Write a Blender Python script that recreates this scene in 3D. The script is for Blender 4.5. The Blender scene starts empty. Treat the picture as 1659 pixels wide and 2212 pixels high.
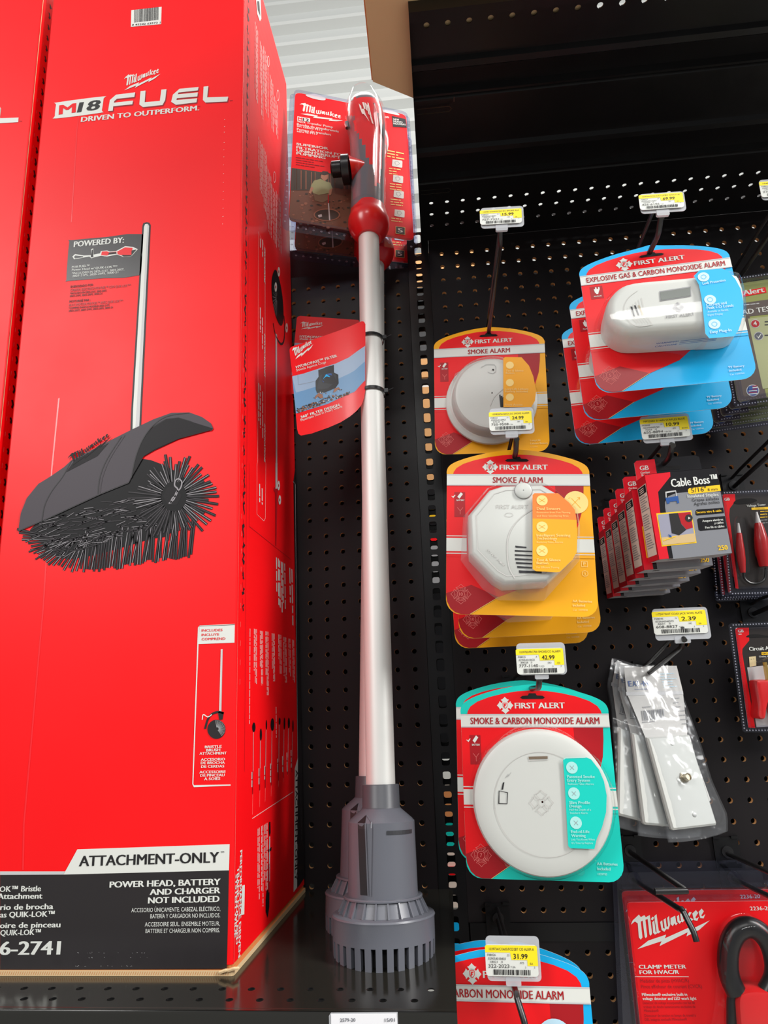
import bpy, math, random
from math import sin, cos, radians, pi, sqrt, atan2, degrees
from mathutils import Vector, Matrix
random.seed(7)
S = bpy.context.scene
COL = S.collection

# ---------------------------------------------------------------- camera
FPX = 1400.0; CX, CY = 829.5, 1106.0
YAW, PIT, ROL = radians(4.76), radians(14.6), radians(-2.02)
CAM = Vector((0, -.955, 1.5))
FW = Vector((-sin(YAW)*cos(PIT), cos(YAW)*cos(PIT), sin(PIT)))
_r = Vector((cos(YAW), sin(YAW), 0)); _u = _r.cross(FW)
RI = _r*cos(ROL) + _u*sin(ROL); UP = -_r*sin(ROL) + _u*cos(ROL)
cd = bpy.data.cameras.new('camera'); cam = bpy.data.objects.new('camera', cd); COL.objects.link(cam)
cd.sensor_fit = 'VERTICAL'; cd.sensor_height = 24; cd.sensor_width = 18
cd.lens = FPX/2212*24; cd.clip_start = .02; cd.clip_end = 60
m = Matrix.Identity(4)
for i in range(3):
    m[i][0] = RI[i]; m[i][1] = UP[i]; m[i][2] = -FW[i]; m[i][3] = CAM[i]
cam.matrix_world = m
S.camera = cam
# ---------------------------------------------------------------- light
S.view_settings.view_transform = 'Standard'; S.view_settings.look = 'None'
S.view_settings.gamma = 1; S.view_settings.exposure = 0.0
w = bpy.data.worlds.new('world'); S.world = w; w.use_nodes = True
w.node_tree.nodes['Background'].inputs[0].default_value = (.93, .96, 1, 1)
w.node_tree.nodes['Background'].inputs[1].default_value = .27
def area(name, loc, target, sx, sy, power, col=(1, .97, .92)):
    l = bpy.data.lights.new(name, 'AREA'); l.shape = 'RECTANGLE'; l.size = sx; l.size_y = sy
    l.energy = power; l.color = col
    o = bpy.data.objects.new(name, l); COL.objects.link(o); o.location = loc
    d = Vector(target) - Vector(loc); o.rotation_euler = d.to_track_quat('-Z', 'Y').to_euler()
    o['kind'] = 'structure'
    return o
area('aisle_light', (2.7, -1.5, 3.9), (-.1, -.2, 1.5), .5, 3.4, 215, (1, .985, .96))
area('aisle_light', (.6, -4.6, 4.6), (0, -.3, 1.5), 3.0, .5, 70, (1, .985, .96))
area('aisle_light', (-3.1, -4.1, 4.0), (-.4, -.2, 1.8), 1.9, 1.9, 128, (1, .985, .96))
area('back_aisle_light', (.0, .28, 3.6), (0, .75, 1.4), 2.4, .2, 26)
area('back_aisle_light', (-.4, 1.1, 4.4), (-.5, 2.2, 5.2), 4, .4, 14)
# ---------------------------------------------------------------- measuring
def ray(x, y): return FW + RI*((x-CX)/FPX) - UP*((y-CY)/FPX)
def at(x, y, Y):
    d = ray(x, y); return CAM + d*((Y-CAM.y)/d.y)
def atZ(x, y, Z):
    d = ray(x, y); return CAM + d*((Z-CAM.z)/d.z)
def K(ox, oy, s): return lambda x, y: (ox+x/s, oy+y/s)
ID = lambda x, y: (x, y)
class Fr:
    """a plane in the place: origin, right, up and outward normal"""
    def __init__(s, o, u, v):
        s.o = Vector(o); s.u = Vector(u).normalized(); v = Vector(v); s.v = (v - s.u*v.dot(s.u)).normalized(); s.n = s.u.cross(s.v)
    def P(s, a, b, h=0): return s.o + s.u*a + s.v*b + s.n*h
    def uv(s, x, y, h=0):
        d = ray(x, y); o = s.o + s.n*h
        t = (o-CAM).dot(s.n)/d.dot(s.n); q = CAM + d*t - o
        return (q.dot(s.u), q.dot(s.v))
    def at(s, a, b, h=0): return Fr(s.P(a, b, h), s.u, s.v)
    def rot(s, ang): return Fr(s.o, s.u*cos(ang)+s.v*sin(ang), s.v*cos(ang)-s.u*sin(ang))
    def mat(s):
        m = Matrix.Identity(4)
        for i in range(3): m[i][0] = s.u[i]; m[i][1] = -s.n[i]; m[i][2] = s.v[i]; m[i][3] = s.o[i]
        return m
def pose(c, yaw, tilt, roll):
    y, t, r = radians(yaw), radians(tilt), radians(roll)
    M = Matrix.Rotation(y, 3, 'Z') @ Matrix.Rotation(t, 3, 'X') @ Matrix.Rotation(r, 3, 'Y')
    return Fr(c, M @ Vector((1, 0, 0)), M @ Vector((0, 0, 1)))
# ---------------------------------------------------------------- materials
def lin(c):
    c = c/255.0
    return c/12.92 if c <= .04045 else ((c+.055)/1.055)**2.4
_M = {}
def mat(name, rgb, rough=.5, metal=0, spec=.5, coat=0, var=0, vscale=40, bump=0, bscale=200, emit=0):
    if name in _M: return _M[name]
    m = bpy.data.materials.new(name); m.use_nodes = True; nt = m.node_tree; b = nt.nodes['Principled BSDF']
    col = (lin(rgb[0]), lin(rgb[1]), lin(rgb[2]), 1)
    b.inputs['Base Color'].default_value = col
    b.inputs['Roughness'].default_value = rough; b.inputs['Metallic'].default_value = metal
    b.inputs['Specular IOR Level'].default_value = spec
    b.inputs['Coat Weight'].default_value = coat; b.inputs['Coat Roughness'].default_value = .15
    if var or bump:
        tc = nt.nodes.new('ShaderNodeTexCoord'); nz = nt.nodes.new('ShaderNodeTexNoise')
        nz.inputs['Scale'].default_value = vscale; nz.inputs['Detail'].default_value = 4
        nt.links.new(tc.outputs['Object'], nz.inputs['Vector'])
        if var:
            r = nt.nodes.new('ShaderNodeMapRange'); r.inputs['To Min'].default_value = max(0, rough-var); r.inputs['To Max'].default_value = min(1, rough+var)
            nt.links.new(nz.outputs['Fac'], r.inputs['Value']); nt.links.new(r.outputs['Result'], b.inputs['Roughness'])
        if bump:
            n2 = nt.nodes.new('ShaderNodeTexNoise'); n2.inputs['Scale'].default_value = bscale; n2.inputs['Detail'].default_value = 3
            nt.links.new(tc.outputs['Object'], n2.inputs['Vector'])
            bp = nt.nodes.new('ShaderNodeBump'); bp.inputs['Strength'].default_value = bump; bp.inputs['Distance'].default_value = .001
            nt.links.new(n2.outputs['Fac'], bp.inputs['Height']); nt.links.new(bp.outputs['Normal'], b.inputs['Normal'])
    _M[name] = m
    return m
def plastic(name, tint=(1, 1, 1), base=.05, edge=.85, rough=.06, bump=0, bscale=60, haze=0, power=3.5):
    """thin clear plastic: lets light straight through, mirrors more at grazing angles"""
    if name in _M: return _M[name]
    m = bpy.data.materials.new(name); m.use_nodes = True; nt = m.node_tree; nt.nodes.clear()
    out = nt.nodes.new('ShaderNodeOutputMaterial'); tr = nt.nodes.new('ShaderNodeBsdfTransparent'); gl = nt.nodes.new('ShaderNodeBsdfGlossy')
    tr.inputs[0].default_value = (*tint, 1); gl.inputs['Roughness'].default_value = rough
    lw = nt.nodes.new('ShaderNodeLayerWeight'); lw.inputs['Blend'].default_value = .5
    pw = nt.nodes.new('ShaderNodeMath'); pw.operation = 'POWER'; pw.inputs[1].default_value = power
    ma = nt.nodes.new('ShaderNodeMath'); ma.operation = 'MULTIPLY_ADD'; ma.inputs[1].default_value = edge-base; ma.inputs[2].default_value = base
    mx = nt.nodes.new('ShaderNodeMixShader')
    nt.links.new(lw.outputs['Facing'], pw.inputs[0]); nt.links.new(pw.outputs[0], ma.inputs[0]); nt.links.new(ma.outputs[0], mx.inputs[0])
    base_sh = tr
    if haze:
        df = nt.nodes.new('ShaderNodeBsdfDiffuse'); df.inputs[0].default_value = (.8, .82, .85, 1)
        m2 = nt.nodes.new('ShaderNodeMixShader'); m2.inputs[0].default_value = haze
        nt.links.new(tr.outputs[0], m2.inputs[1]); nt.links.new(df.outputs[0], m2.inputs[2]); base_sh = m2
    nt.links.new(base_sh.outputs[0], mx.inputs[1]); nt.links.new(gl.outputs[0], mx.inputs[2]); nt.links.new(mx.outputs[0], out.inputs[0])
    if bump:
        tc = nt.nodes.new('ShaderNodeTexCoord'); nz = nt.nodes.new('ShaderNodeTexNoise'); nz.inputs['Scale'].default_value = bscale
        nt.links.new(tc.outputs['Object'], nz.inputs['Vector'])
        bp = nt.nodes.new('ShaderNodeBump'); bp.inputs['Strength'].default_value = bump; bp.inputs['Distance'].default_value = .004
        nt.links.new(nz.outputs['Fac'], bp.inputs['Height']); nt.links.new(bp.outputs['Normal'], gl.inputs['Normal'])
    _M[name] = m
    return m
RED = mat('red_print', (246, 9, 18), .42, spec=.32, coat=0, var=.06, vscale=8)
RED2 = mat('dark_red_print', (178, 16, 28), .4, coat=.2)
REDC = mat('card_red', (234, 9, 20), .42, spec=.35, coat=.08)
REDD = mat('card_deep_red', (166, 14, 26), .42, spec=.35, coat=.08)
REDL = mat('seal_line_red', (235, 120, 115), .4)
WHT = mat('white_print', (220, 222, 216), .4)
GRY = mat('grey_print', (150, 150, 152), .4)
LGR = mat('light_grey_print', (195, 195, 196), .4)
BLK = mat('black_print', (34, 30, 32), .4, coat=.15)
INK = mat('ink', (26, 24, 26), .5)
YEL = mat('yellow_card', (246, 172, 12), .42, spec=.35, coat=.08)
YLT = mat('tag_yellow', (250, 226, 30), .45)
YBX = mat('yellow_print', (250, 200, 30), .4)
ORG = mat('orange_sticker', (244, 130, 52), .42, spec=.35, coat=.08)
AMB = mat('amber_sticker', (243, 168, 30), .42, spec=.35, coat=.08)
PYE = mat('pale_yellow_print', (248, 214, 130), .4)
TEA = mat('teal_card', (18, 203, 188), .42, spec=.35, coat=.08)
TEL = mat('pale_teal_print', (170, 226, 222), .4)
BLU = mat('blue_card', (12, 174, 234), .42, spec=.35, coat=.08)
BLL = mat('pale_blue_print', (190, 224, 242), .4)
NAV = mat('navy_print', (30, 80, 150), .45)
WPL = mat('white_plastic', (206, 208, 203), .38, bump=.03, bscale=500)
WP2 = mat('white_plastic_line', (196, 194, 190), .5)
DKV = mat('dark_vent', (34, 34, 38), .6)
STEEL = mat('black_steel', (13, 13, 15), .36, spec=.4, var=.1, vscale=30, bump=.04, bscale=400)
SHELF = mat('black_shelf_steel', (34, 33, 29), .15, spec=.7, var=.06, vscale=14, bump=.02, bscale=120)
WIRE = mat('black_wire', (26, 25, 26), .28, spec=.6)
PEG = mat('black_hardboard', (22, 18, 20), .45, spec=.3, var=.08, vscale=20, bump=.05, bscale=300)
PEGB = mat('raw_hardboard', (200, 154, 102), .8)
TAN = mat('tan_cardboard', (196, 146, 92), .75, bump=.1, bscale=90)
KRAFT = mat('kraft_board', (208, 134, 76), .7, bump=.12, bscale=60)
CUT = mat('cut_board_edge', (214, 184, 140), .8)
ALU = mat('satin_aluminium', (222, 222, 218), .5, metal=.35, bump=.06, bscale=1600)
GUN = mat('grey_plastic', (96, 98, 106), .33, spec=.5, bump=.05, bscale=900)
GUN2 = mat('dark_grey_plastic', (46, 47, 51), .45)
BLKP = mat('black_plastic', (22, 22, 24), .3, bump=.05, bscale=600)
REDP = mat('red_plastic', (206, 22, 26), .3, coat=.3)
CLEAR = plastic('clear_plastic', base=.035, edge=.42)
CLEARB = plastic('clear_blue_plastic', (.86, .87, .95), .05, .5)
HOLD = plastic('tag_holder_plastic', (.86, .87, .9), .06, .5, .12, haze=.45)
FILM = plastic('bag_film', (.95, .96, .97), .03, .45, .14, bump=.5, bscale=45, haze=.04)
MILKY = plastic('milky_clear_plastic', base=.04, edge=.4, haze=.2)
# ---------------------------------------------------------------- meshes
RM = {}
def tag(o, label=None, cat=None, group=None, kind=None):
    if label: o['label'] = label
    if cat: o['category'] = cat
    if group: o['group'] = group
    if kind: o['kind'] = kind
    return o
def thing(name, label, cat, fr, group=None):
    o = bpy.data.objects.new(name, None); COL.objects.link(o); o.empty_display_size = .02
    M = fr.mat() if isinstance(fr, Fr) else Matrix.Translation(Vector(fr))
    o.matrix_world = M; RM[o] = M
    return tag(o, label, cat, group)
def copy_thing(root, M, label):
    r = root.copy(); COL.objects.link(r); r.matrix_world = M; RM[r] = M; r['label'] = label
    for ch in [o for o in COL.objects if o.parent == root]:
        c = ch.copy(); COL.objects.link(c); c.parent = r
        for g in [o for o in COL.objects if o.parent == ch]:
            d = g.copy(); COL.objects.link(d); d.parent = c
    return r
def smooth_pts(pts, n=6, closed=True):
    out = []; L = len(pts)
    for i in range(L if closed else L-1):
        g = lambda k: Vector(pts[k % L]) if closed else Vector(pts[min(max(k, 0), L-1)])
        p0, p1, p2, p3 = g(i-1), g(i), g(i+1), g(i+2)
        for k in range(n):
            t = k/n
            out.append(tuple(.5*((2*p1)+(p2-p0)*t+(2*p0-5*p1+4*p2-p3)*t*t+(3*p1-p0-3*p2+p3)*t**3)))
    if not closed: out.append(tuple(pts[-1]))
    return out
def rrect(a0, b0, a1, b1, r, n=4):
    p = []
    for cx, cy, s in ((a1-r, b1-r, 0), (a0+r, b1-r, 90), (a0+r, b0+r, 180), (a1-r, b0+r, 270)):
        for k in range(n+1):
            t = radians(s+90*k/n); p.append((cx+r*cos(t), cy+r*sin(t)))
    return p
def circ(a, b, r, n=24, ry=None): return [(a+r*cos(2*pi*k/n), b+(ry or r)*sin(2*pi*k/n)) for k in range(n)]
_T = {}
def text_shape(s, bold, res):
    k = (s, bold, res)
    if k not in _T:
        c = bpy.data.curves.new('lettering', 'FONT'); c.body = s; c.resolution_u = res; c.offset = bold
        o = bpy.data.objects.new('lettering', c); me = o.to_mesh()
        vs = [(v.co.x, v.co.y) for v in me.vertices]; fs = [tuple(p.vertices) for p in me.polygons]
        o.to_mesh_clear(); bpy.data.objects.remove(o); bpy.data.curves.remove(c)
        _T[k] = (vs, fs, min((v[0] for v in vs), default=0), max((v[0] for v in vs), default=1))
    return _T[k]
class MB:
    def __init__(s): s.V = []; s.F = []; s.MI = []; s.mats = []; s.SM = []
    def mi(s, m):
        if m not in s.mats: s.mats.append(m)
        return s.mats.index(m)
    def add(s, pts, faces, m, smooth=False):
        n = len(s.V); s.V += [Vector(p) for p in pts]; i = s.mi(m)
        for f in faces: s.F.append(tuple(n+k for k in f)); s.MI.append(i); s.SM.append(smooth)
    def poly(s, F, pts, m, h=.0003): s.add([F.P(a, b, h) for a, b in pts], [tuple(range(len(pts)))], m)
    def pp(s, F, pts, m, h=.0003, k=ID): s.poly(F, [F.uv(*k(x, y), h) for x, y in pts], m, h)
    def rect(s, F, a0, b0, a1, b1, m, h=.0003): s.poly(F, [(a0, b0), (a1, b0), (a1, b1), (a0, b1)], m, h)
    def line(s, F, pts, wd, m, h=.0003, closed=False, k=None):
        """flat printed stroke"""
        if k: pts = [F.uv(*k(x, y), h) for x, y in pts]
        P = [Vector(p) for p in pts]; L = len(P); o = []
        for i in range(L):
            p0 = P[i-1] if (i or closed) else P[i]; p1 = P[(i+1) % L] if (i < L-1 or closed) else P[i]
            d = p1-p0
            if d.length < 1e-9: d = Vector((1, 0))
            d.normalize(); nn = Vector((-d.y, d.x))
            e1 = (P[i]-p0); sc = 1
            if e1.length > 1e-9 and 0 < i < L-1 or closed:
                e = e1.normalized() if e1.length > 1e-9 else d; sc = 1/max(.5, abs(e.dot(d)))
            wi = wd[i] if isinstance(wd, (list, tuple)) else wd
            o.append((P[i]+nn*wi*.5*sc, P[i]-nn*wi*.5*sc))
        pts3 = []
        for a, b in o: pts3 += [F.P(a.x, a.y, h), F.P(b.x, b.y, h)]
        fs = [(2*i+1, 2*i+3, 2*i+2, 2*i) for i in range(L-1)]
        if closed: fs.append((2*L-1, 1, 0, 2*L-2))
        s.add(pts3, fs, m)
    def text(s, F, t, a, b, size, m, h=.0004, wfit=None, bold=0, align='L', rot=0, shear=0, res=2):
        fat = min(bold, .034)*1.2 if bold > .008 else 0
        vs, fs, x0, x1 = text_shape(t, 0, res)
        x0 -= fat; x1 += fat
        sy = size/.69; sx = sy if not wfit else wfit/max(1e-6, x1-x0)
        W = (x1-x0)*sx; off = {'L': 0, 'C': -W/2, 'R': -W}[align]
        c, q = cos(rot), sin(rot); o = []
        for x, y in vs:
            X = (x-x0)*sx+off+y*sy*shear; Y = y*sy
            o.append(F.P(a+X*c-Y*q, b+X*q+Y*c, h))
        s.add(o, fs, m)
        if fat:      # heavier weight: the same letters struck twice more, shifted sideways
            for d in (-fat, fat):
                e = Vector((c, q))*(d*sx); E = F.P(a+e.x, b+e.y, h+(.00004 if d > 0 else .00008))-F.P(a, b, h)
                s.add([p+E for p in o], fs, m)
    def tx(s, F, t, p0, p1, hp, m, k=ID, h=.0004, bold=.012, shear=0, res=2):
        A = Vector(F.uv(*k(*p0), h)); B = Vector(F.uv(*k(*p1), h)); d = B-A
        q = Vector(F.uv(*k(p0[0], p0[1]-hp), h))-A
        size = abs(q.x*(-d.y)+q.y*d.x)/d.length
        s.text(F, t, A.x, A.y, size, m, h, d.length, bold, 'L', atan2(d.y, d.x), shear, res)
    def scrib(s, F, p0, p1, hp, m, k=ID, h=.0004, lines=1, gap=1.5, seed=1):
        """unreadably small print: rows of word-long dashes"""
        r = random.Random(seed); A = Vector(F.uv(*k(*p0), h)); B = Vector(F.uv(*k(*p1), h)); d = (B-A); L = d.length; d.normalize(); n = Vector((-d.y, d.x))
        q = Vector(F.uv(*k(p0[0], p0[1]-hp), h))-A; sz = abs(q.dot(n)) or L*.02
        sz = max(sz, 1e-5)
        for i in range(lines):
            x = 0; end = L*(1 if i < lines-1 else r.uniform(.5, .9))
            while x < end:
                wd = min(sz*r.uniform(1.2, 4.5), end-x)
                if wd <= 0: break
                o = A+d*x-n*sz*gap*i
                s.poly(F, [tuple(o), tuple(o+d*wd), tuple(o+d*wd+n*sz*.75), tuple(o+n*sz*.75)], m, h)
                x += wd+sz*.5
    def prism(s, F, pts, h0, h1, m, mside=None, bevel=0, back=True):
        L = len(pts); a = [F.P(x, y, h0) for x, y in pts]
        area2 = sum(pts[i][0]*pts[(i+1) % L][1]-pts[(i+1) % L][0]*pts[i][1] for i in range(L))
        rings = [a]
        if bevel:
            rings.append([F.P(x, y, h1-bevel) for x, y in pts])
            rings.append([F.P(x, y, h1) for x, y in inset(pts, bevel)])
        else: rings.append([F.P(x, y, h1) for x, y in pts])
        V = [p for r in rings for p in r]; fs = []
        for j in range(len(rings)-1):
            for i in range(L):
                q = (j*L+i, j*L+(i+1) % L, (j+1)*L+(i+1) % L, (j+1)*L+i); fs.append(q if area2 > 0 else q[::-1])
        s.add(V, fs, mside or m)
        T = len(rings)-1; top = tuple(T*L+i for i in range(L)); bot = tuple(range(L))[::-1]
        n = len(s.V)-len(V); i0 = s.mi(m)
        s.F.append(tuple(n+i for i in (top if area2 > 0 else top[::-1]))); s.MI.append(i0); s.SM.append(False)
        if back: s.F.append(tuple(n+i for i in (bot if area2 > 0 else bot[::-1]))); s.MI.append(s.mi(mside or m)); s.SM.append(False)
    def box(s, F, a0, b0, a1, b1, h0, h1, m, mside=None): s.prism(F, [(a0, b0), (a1, b0), (a1, b1), (a0, b1)], h0, h1, m, mside)
    def loft(s, rings, m, cap0=False, cap1=False, smooth=True, closed=True):
        L = len(rings[0]); V = [p for r in rings for p in r]; fs = []
        for j in range(len(rings)-1):
            for i in range(L if closed else L-1):
                fs.append((j*L+i, j*L+(i+1) % L, (j+1)*L+(i+1) % L, (j+1)*L+i))
        if cap0: fs.append(tuple(range(L))[::-1])
        if cap1: fs.append(tuple((len(rings)-1)*L+i for i in range(L)))
        s.add(V, fs, m, smooth)
    def lathe(s, F, prof, m, n=40, a=0, b=0, cap=True, ph=0):
        """profile of (radius, height along the outward normal)"""
        s.loft([[F.P(a+r*cos(2*pi*k/n+ph), b+r*sin(2*pi*k/n+ph), z) for k in range(n)] for r, z in prof], m, cap, cap)
    def tube(s, pts, r, m, n=10, cap=True):
        P = [Vector(p) for p in pts]; t = (P[1]-P[0]).normalized(); x = t.orthogonal().normalized(); rings = []
        for i, p in enumerate(P):
            d = (P[min(i+1, len(P)-1)]-P[max(i-1, 0)]).normalized()
            x = (x-d*x.dot(d)).normalized(); y = d.cross(x); rr = r[i] if isinstance(r, (list, tuple)) else r
            rings.append([p+(x*cos(2*pi*k/n)+y*sin(2*pi*k/n))*rr for k in range(n)])
        s.loft(rings, m, cap, cap)
    def build(s, name, parent=None, ang=35, kind=None, label=None):
        me = bpy.data.meshes.new(name)
        inv = RM[parent].inverted() if parent in RM else Matrix.Identity(4)
        o = bpy.data.objects.new(name, me)
        if parent is not None:
            o.parent = parent; RM[o] = RM[parent]; P = s.V
            V = [inv @ v for v in P]
        else:
            lo = [min(v[i] for v in s.V) for i in range(3)]; hi = [max(v[i] for v in s.V) for i in range(3)]
            L = Vector(((lo[0]+hi[0])/2, (lo[1]+hi[1])/2, lo[2])); o.location = L; V = [v-L for v in s.V]; RM[o] = Matrix.Translation(L)
        me.from_pydata([tuple(v) for v in V], [], s.F)
        for m in s.mats: me.materials.append(m)
        me.polygons.foreach_set('material_index', s.MI); me.polygons.foreach_set('use_smooth', s.SM)
        if any(s.SM): me.set_sharp_from_angle(angle=radians(ang))
        me.update(); COL.objects.link(o)
        if kind: o['kind'] = kind
        if label: o['label'] = label
        return o
def inset(pts, d):
    L = len(pts); ar = sum(pts[i][0]*pts[(i+1) % L][1]-pts[(i+1) % L][0]*pts[i][1] for i in range(L)); sg = 1 if ar > 0 else -1; o = []
    for i in range(L):
        p, q, r = Vector(pts[i-1]), Vector(pts[i]), Vector(pts[(i+1) % L]); e1 = (q-p).normalized(); e2 = (r-q).normalized()
        n = Vector((-e1.y-e2.y, e1.x+e2.x))
        if n.length < 1e-9: n = Vector((-e1.y, e1.x))
        n.normalize(); c = max(.4, n.dot(Vector((-e1.y, e1.x)))); o.append(tuple(q+n*(d*sg/c)))
    return o
# ---------------------------------------------------------------- printed marks
def script_logo(mb, F, p, wd, hgt, m, h=.0005, rot=0, flat=0):
    """the slanted brush lettering with the lightning stroke under it; p = lower left corner in the plane"""
    X0, X1, Y0, Y1 = 325., 1128., 760., 1155.; sx = wd/(X1-X0); sy = hgt/(Y1-Y0)
    def q(x, y):
        y = y+(x-X0)*flat
        a, b = (x-X0)*sx, (Y1-y)*sy
        return (p[0]+a*cos(rot)-b*sin(rot), p[1]+a*sin(rot)+b*cos(rot))
    polys = [
     [(325,912),(352,868),(424,812),(440,838),(478,818),(490,840),(534,818),(528,1004),(508,1026),(500,1012),(506,858),(482,866),(474,1030),(456,1048),(448,1036),(452,872),(432,884),(424,1040),(404,1062),(388,1040),(398,900),(372,880)],
     [(548,890),(572,872),(566,985),(584,1000),(556,1014),(540,998)], [(538,862),(556,836),(574,842),(556,872)],
     [(578,830),(604,812),(600,975),(618,985),(590,1004),(576,990)],
     [(628,890),(652,872),(648,950),(664,956),(666,868),(690,852),(686,938),(702,934),(706,850),(728,832),(724,920),(700,964),(678,962),(654,988),(630,970)],
     [(740,852),(790,830),(790,900),(806,902),(782,926),(770,906),(748,934),(730,910)],
     [(806,838),(830,820),(826,880),(840,884),(844,814),(866,796),(864,868),(880,872),(854,898),(842,890),(822,912),(804,890)],
     [(888,772),(914,758),(908,836),(940,794),(962,800),(926,846),(968,868),(944,886),(910,864),(908,886),(886,900)],
     [(966,812),(1008,778),(1026,806),(990,850),(1000,862),(1026,846),(1004,884),(972,878)],
     [(1032,796),(1068,764),(1086,790),(1052,832),(1062,842),(1094,820),(1070,862),(1038,858)],
     [(355,1155),(480,1072),(668,1016),(650,1052),(938,938),(918,972),(1128,882),(1010,972),(868,1036),(888,996),(582,1128),(612,1080)]]
    for pl in polys: mb.poly(F, [q(x, y) for x, y in pl], m, h)
    # counters of the a and the e's, in the ground colour, are left as notches of the strokes
def cross_logo(mb, F, a, b, r, m, mr, h=.0005, line=None):
    arm = [(-.16, .30), (-.42, .58), (-.50, .66), (-.34, .70), (-.20, .80), (0, 1), (.20, .80), (.34, .70), (.50, .66), (.42, .58), (.16, .30)]
    for k in range(4):
        c, s = cos(k*pi/2), sin(k*pi/2); pts = [(a+r*(x*c-y*s), b+r*(x*s+y*c)) for x, y in arm]
        if line: mb.line(F, pts, line, m, h)
        else: mb.poly(F, pts, m, h)
    if line: return
    mb.poly(F, circ(a, b, r*.5), m, h)
    sh = [(-.28, .32), (.28, .32), (.28, -.08), (.15, -.28), (0, -.38), (-.15, -.28), (-.28, -.08)]
    mb.poly(F, [(a+r*x, b+r*y) for x, y in sh], mr, h+.0002)
    mb.poly(F, [(a+r*x*.78, b+r*y*.78) for x, y in sh], m, h+.0004)
    f = [(-.14, .2), (.16, .2), (.14, .1), (-.02, .1), (-.03, .03), (.1, .03), (.08, -.06), (-.04, -.06), (-.06, -.22), (-.16, -.16)]
    mb.poly(F, [(a+r*x, b+r*y) for x, y in f], mr, h+.0006)
def seal(mb, F, a, b, r, num, m, h=.0004):
    cross_logo(mb, F, a, b, r, m, m, h, line=r*.035)
    mb.line(F, circ(a, b, r*.66), r*.03, m, h, True); mb.line(F, circ(a, b, r*.36), r*.04, m, h, True)
    mb.text(F, num, a, b-r*.16, r*.33, m, h, None, .01, 'C')
    for i, ch in enumerate(num+' YEAR'):
        t = radians(140-i*100/max(1, len(num)+4)); mb.text(F, ch, a+r*.44*cos(t), b+r*.44*sin(t), r*.14, m, h, None, 0, 'C', t-pi/2)
    for i, ch in enumerate('LIMITED WARRANTY'):
        t = radians(185+i*11.5); mb.text(F, ch, a+r*.58*cos(t), b+r*.58*sin(t), r*.13, m, h, None, 0, 'C', t+pi/2)
def barcode(mb, F, a0, b0, a1, b1, m, h=.0005, seed=3, n=30):
    r = random.Random(seed); x = a0; u = (a1-a0)/(n*3.2)
    while x < a1-u*2:
        wd = u*r.choice((1, 1, 2, 3)); mb.rect(F, x, b0, min(x+wd, a1), b1, m, h); x += wd+u*r.choice((1, 1, 2))
# ================================================================ SETTING
g = Fr((0, 0, 0), (1, 0, 0), (0, 1, 0))
mb = MB(); mb.rect(g, -6, -7, 6, 8, mat('concrete', (170, 167, 160), .35, var=.1, vscale=2, bump=.05, bscale=30), 0); mb.build('floor', kind='structure')
# ribbed white metal wall beyond the fixtures
mb = MB(); WALL = mat('white_wall_metal', (190, 193, 191), .5, var=.08, vscale=3)
Z = 0.0; prof = []; pitch = .168
while Z < 9:
    for dz, dy in ((0, 0), (.105, 0), (.114, -.022), (.126, -.052), (.142, -.06), (.152, -.048), (.160, -.012)): prof.append((Z+dz, 2.2+dy))
    Z += pitch
rings = [[Vector((-6, y, z)), Vector((6, y, z))] for z, y in prof]
mb.loft(rings, WALL, closed=False, smooth=False); mb.build('wall_back', kind='structure')
# ---- pegboards
PITCH = .0253
def pegboard(name, label, cols, rows, x0, z0, X0, X1, Z0, Z1, holes=True):
    mb = MB(); R = .0035; t = .0055; N = 16; hp = PITCH/2
    ang = [2*pi*k/N for k in range(N)]
    sq = []
    for a in ang:
        c, s = cos(a), sin(a); f = hp/max(abs(c), abs(s)); sq.append((c*f, s*f))
    for i in range(cols):
        for j in range(rows):
            cx, cz = x0+i*PITCH, z0+j*PITCH
            V = [(cx+R*cos(a), 0, cz+R*sin(a)) for a in ang]+[(cx+x, 0, cz+z) for x, z in sq]
            mb.add(V, [(k, (k+1) % N, N+(k+1) % N, N+k) for k in range(N)], PEG)
            V = [(cx+R*cos(a), 0, cz+R*sin(a)) for a in ang]+[(cx+R*cos(a), t, cz+R*sin(a)) for a in ang]
            mb.add(V, [(k, N+k, N+(k+1) % N, (k+1) % N) for k in range(N)], PEGB, True)
    f = Fr((0, 0, 0), (1, 0, 0), (0, 0, 1))
    gx0, gx1, gz0, gz1 = x0-hp, x0+(cols-.5)*PITCH, z0-hp, z0+(rows-.5)*PITCH
    for a0, b0, a1, b1 in ((X0, Z0, gx0, Z1), (gx1, Z0, X1, Z1), (gx0, Z0, gx1, gz0), (gx0, gz1, gx1, Z1)):
        if a1 > a0 and b1 > b0: mb.rect(f, a0, b0, a1, b1, PEG, 0)
    # edges of the sheet
    for a0, b0, a1, b1 in ((X0, Z0, X0+.0005, Z1), (X1-.0005, Z0, X1, Z1), (X0, Z1-.0005, X1, Z1), (X0, Z0, X1, Z0+.0005)): mb.box(f, a0, b0, a1, b1, -t, -.0002, PEG)
    return tag(mb.build(name), label, 'pegboard')
pegboard('pegboard_panel', 'black pegboard behind the transfer pumps and the red cartons', 23, 37, -.1947-16*PITCH, 1.2364+.0, -.64, -.0248, 1.2195, 2.172)
pegboard('pegboard_panel', 'large black pegboard that the alarm packages hang on', 26, 40, .0333, 1.2064, .0119, .69, 1.1925, 2.262)
pegboard('pegboard_panel', 'lower black pegboard under the flat steel rail', 26, 20, .0333, 1.1579-19*PITCH, .0122, .69, .64, 1.1705)
f0 = Fr((0, 0, 0), (1, 0, 0), (0, 0, 1))
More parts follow.
